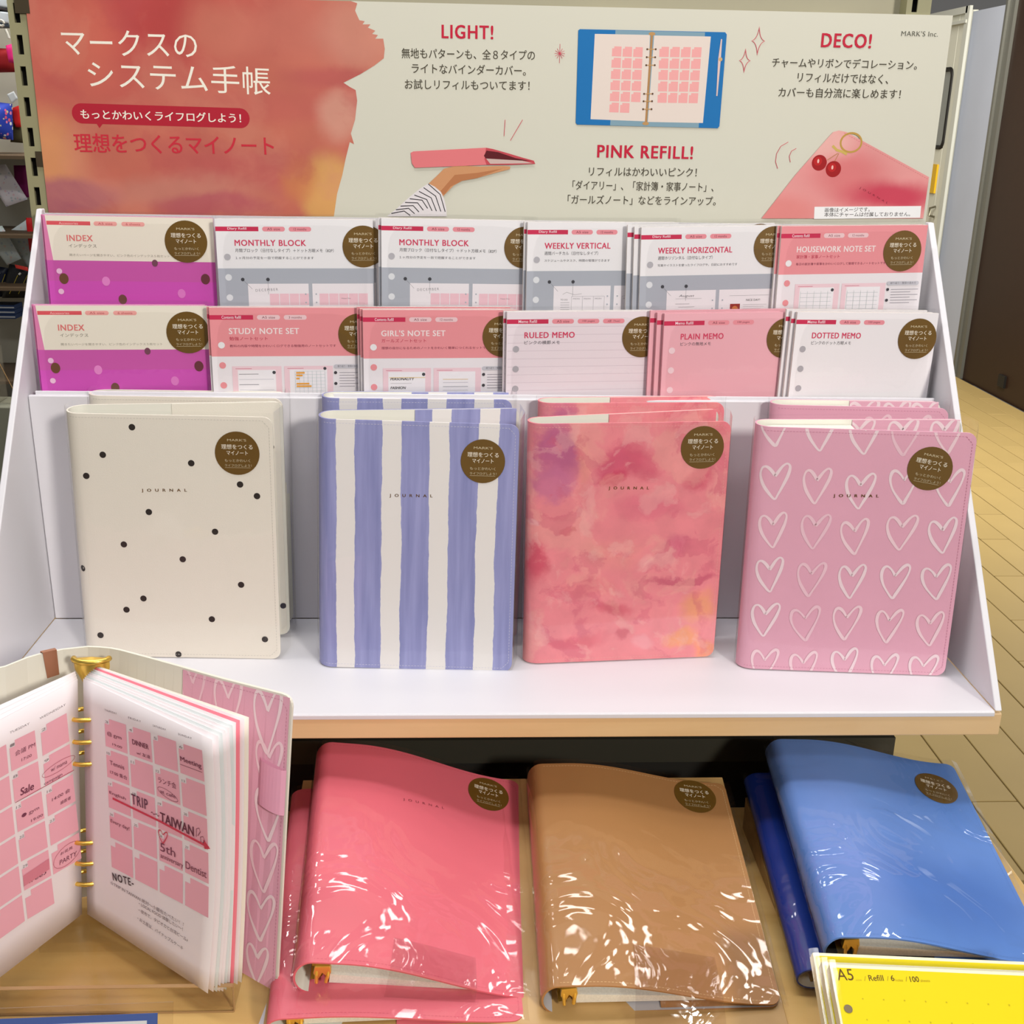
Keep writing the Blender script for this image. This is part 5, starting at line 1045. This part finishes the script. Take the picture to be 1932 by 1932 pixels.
pillow('price_card', 'tilted white price card above the blue floral pouch', 'card', pc((-886.4, 1478.0, 486.7), (-873.3, 1478.0, 496.4), (-879.6, 1478.0, 509.5), (-893.2, 1478.0, 503.6)), 3, mat('card_pale', (206, 210, 212), .5), y=1478, puff=.05)
pillow('red_cloth', 'bright red folded cloth between blue pouch and rack post', 'cloth', pc((-898.8, 1520.0, 444.1), (-886.6, 1520.0, 444.4), (-885.8, 1520.0, 485.2), (-906.9, 1520.0, 477.1)), 14, mat('cloth_scarlet', (206, 24, 24), .8), y=1520)
pillow('dark_pouch', 'dark olive pouch behind the blue floral pouch', 'pouch', pc((-917.9, 1535.0, 416.0), (-891.5, 1535.0, 414.5), (-890.4, 1535.0, 457.9), (-908.7, 1535.0, 457.6)), 20, mat('cloth_olive', (74, 68, 42), .8), y=1535)
pillow('patterned_pouch', 'white patterned pouch leaning right under the dark shelf', 'pouch', pc((-924.3, 1490.0, 296.1), (-881.7, 1490.0, 310.8), (-916.4, 1490.0, 375.9), (-967.2, 1490.0, 373.1)), 20, flw, y=1490)
pillow('purple_pouch', 'deep magenta pouch peeking out behind the white patterned pouch', 'pouch', pc((-918.5, 1530.0, 311.7), (-891.5, 1530.0, 312.1), (-890.5, 1530.0, 372.8), (-915.2, 1530.0, 372.4)), 20, mat('cloth_magenta', (130, 18, 96), .8), y=1530)
pillow('patterned_pouch', 'pale pouch leaning on the dark wallets at far left', 'pouch', pc((-932.4, 1480.0, 184.6), (-904.0, 1480.0, 197.4), (-933.2, 1480.0, 260.4), (-978.7, 1480.0, 255.7)), 18, flg, y=1480)
pillow('mint_pouch', 'pale mint pouch behind the leaning pale pouch', 'pouch', pc((-904.3, 1510.0, 179.2), (-886.9, 1510.0, 202.5), (-891.2, 1510.0, 272.7), (-938.2, 1510.0, 243.3)), 14, flg, y=1510)
pillow('red_box', 'narrow red box standing beside the rack post', 'box', pc((-887.9, 1488.0, 209.1), (-878.3, 1488.0, 211.3), (-877.0, 1488.0, 275.7), (-888.2, 1488.0, 275.6)), 12, mat('box_red', (206, 14, 24), .5), y=1488, puff=.1)
def zips(t, P_):
    g = G(); g.tube([P_(.35, .15, 1.15), P_(.55, .75, 1.15)], .9, 6).tube([P_(.75, .15, 1.15), P_(.95, .8, 1.15)], .9, 6); g.go('zip', mat('zip_brass', (196, 180, 84), .3, metal=.8), t)
    G().tube([P_(.6, .78, 1.3), P_(.66, .84, 1.3)], 2.2, 8).go('zip_pull', mat('tag_silver', (216, 212, 200), .4), t)
nv = mat('wallet_navy', (22, 30, 52), .4)
pillow('zip_wallet', 'dark navy zip wallet at the very left edge', 'wallet', pc((-979.6, 1490.0, 119.8), (-954.5, 1490.0, 120.1), (-934.9, 1490.0, 177.1), (-971.5, 1490.0, 182.9)), 16, nv, group='dark zip wallets on the aisle shelf', y=1490, deco=zips)
pillow('zip_wallet', 'black zip wallet with two brass zips beside the display', 'wallet', pc((-950.8, 1480.0, 119.5), (-907.0, 1480.0, 120.1), (-887.8, 1480.0, 176.9), (-928.0, 1480.0, 186.7)), 16, mat('wallet_black', (30, 30, 32), .4), group='dark zip wallets on the aisle shelf', y=1480, deco=zips)
pillow('red_tag', 'small red and white tag lying on the black wallet', 'tag', pc((-909.8, 1462.0, 180.9), (-885.8, 1462.0, 175.0), (-886.9, 1462.0, 183.2), (-911.0, 1462.0, 188.1)), 3, mat('tag_red', (216, 60, 50), .5), y=1462, puff=.1)
for k in range(3):
    z = (-966.6, 1500.0, 86.4)[2] + 9.4 * k; x1 = (-927.5, 1500.0, 86.9)[0]
    o = G().box(-60, 0, -24, 20, 0, 8.6).go('striped_box', mat('box_navy', (36, 66, 120), .5), None); o.location = W(x1, 1500, z - 8)
    G().box(-59, -.6, -24.6, -24, 2.4, 5.2).go('white_band', mat('band_white', (216, 222, 232), .5), o)
    tag(o, ('lowest', 'middle', 'topmost')[k] + ' of three flat blue boxes with a white band at far left', 'box', 'flat blue boxes on the aisle shelf')
ah = thing('acrylic_holder', 'empty clear acrylic holder standing at the far left beside the display', 'holder', (-839.2, 1150.0, -14.9))
G().box(-60, -10, -2, 0, 0, 96).box(-10, 30, -2, 0, 0, 70).box(-12, -10, -40, 40, 0, 96).go('clear_sheet', acr, ah)
G().tube([(-10, -3, 0), (-26, -3, 96)], .8, 6).tube([(20, -3, 20), (-8, -3, 92)], .8, 6).go('sheet_edge', edge_a, ah)
pl_ = G().box(-900, -585, 1120, 1200, -340, (-839.2, 1150.0, -14.9)[2] - .5).go('low_cabinet', ag, bevel=2); pl_.location.z = Z0 * .001; tag(pl_, 'grey low cabinet in the aisle at the far left', 'cabinet')
o = G().box(-880, -600, 1130, 1190, -Z0 , -340).go('x', ag) if False else None
pl2 = G().box(-890, -595, 1125, 1195, FZ, -340).go('cabinet_plinth', ag, pl_)
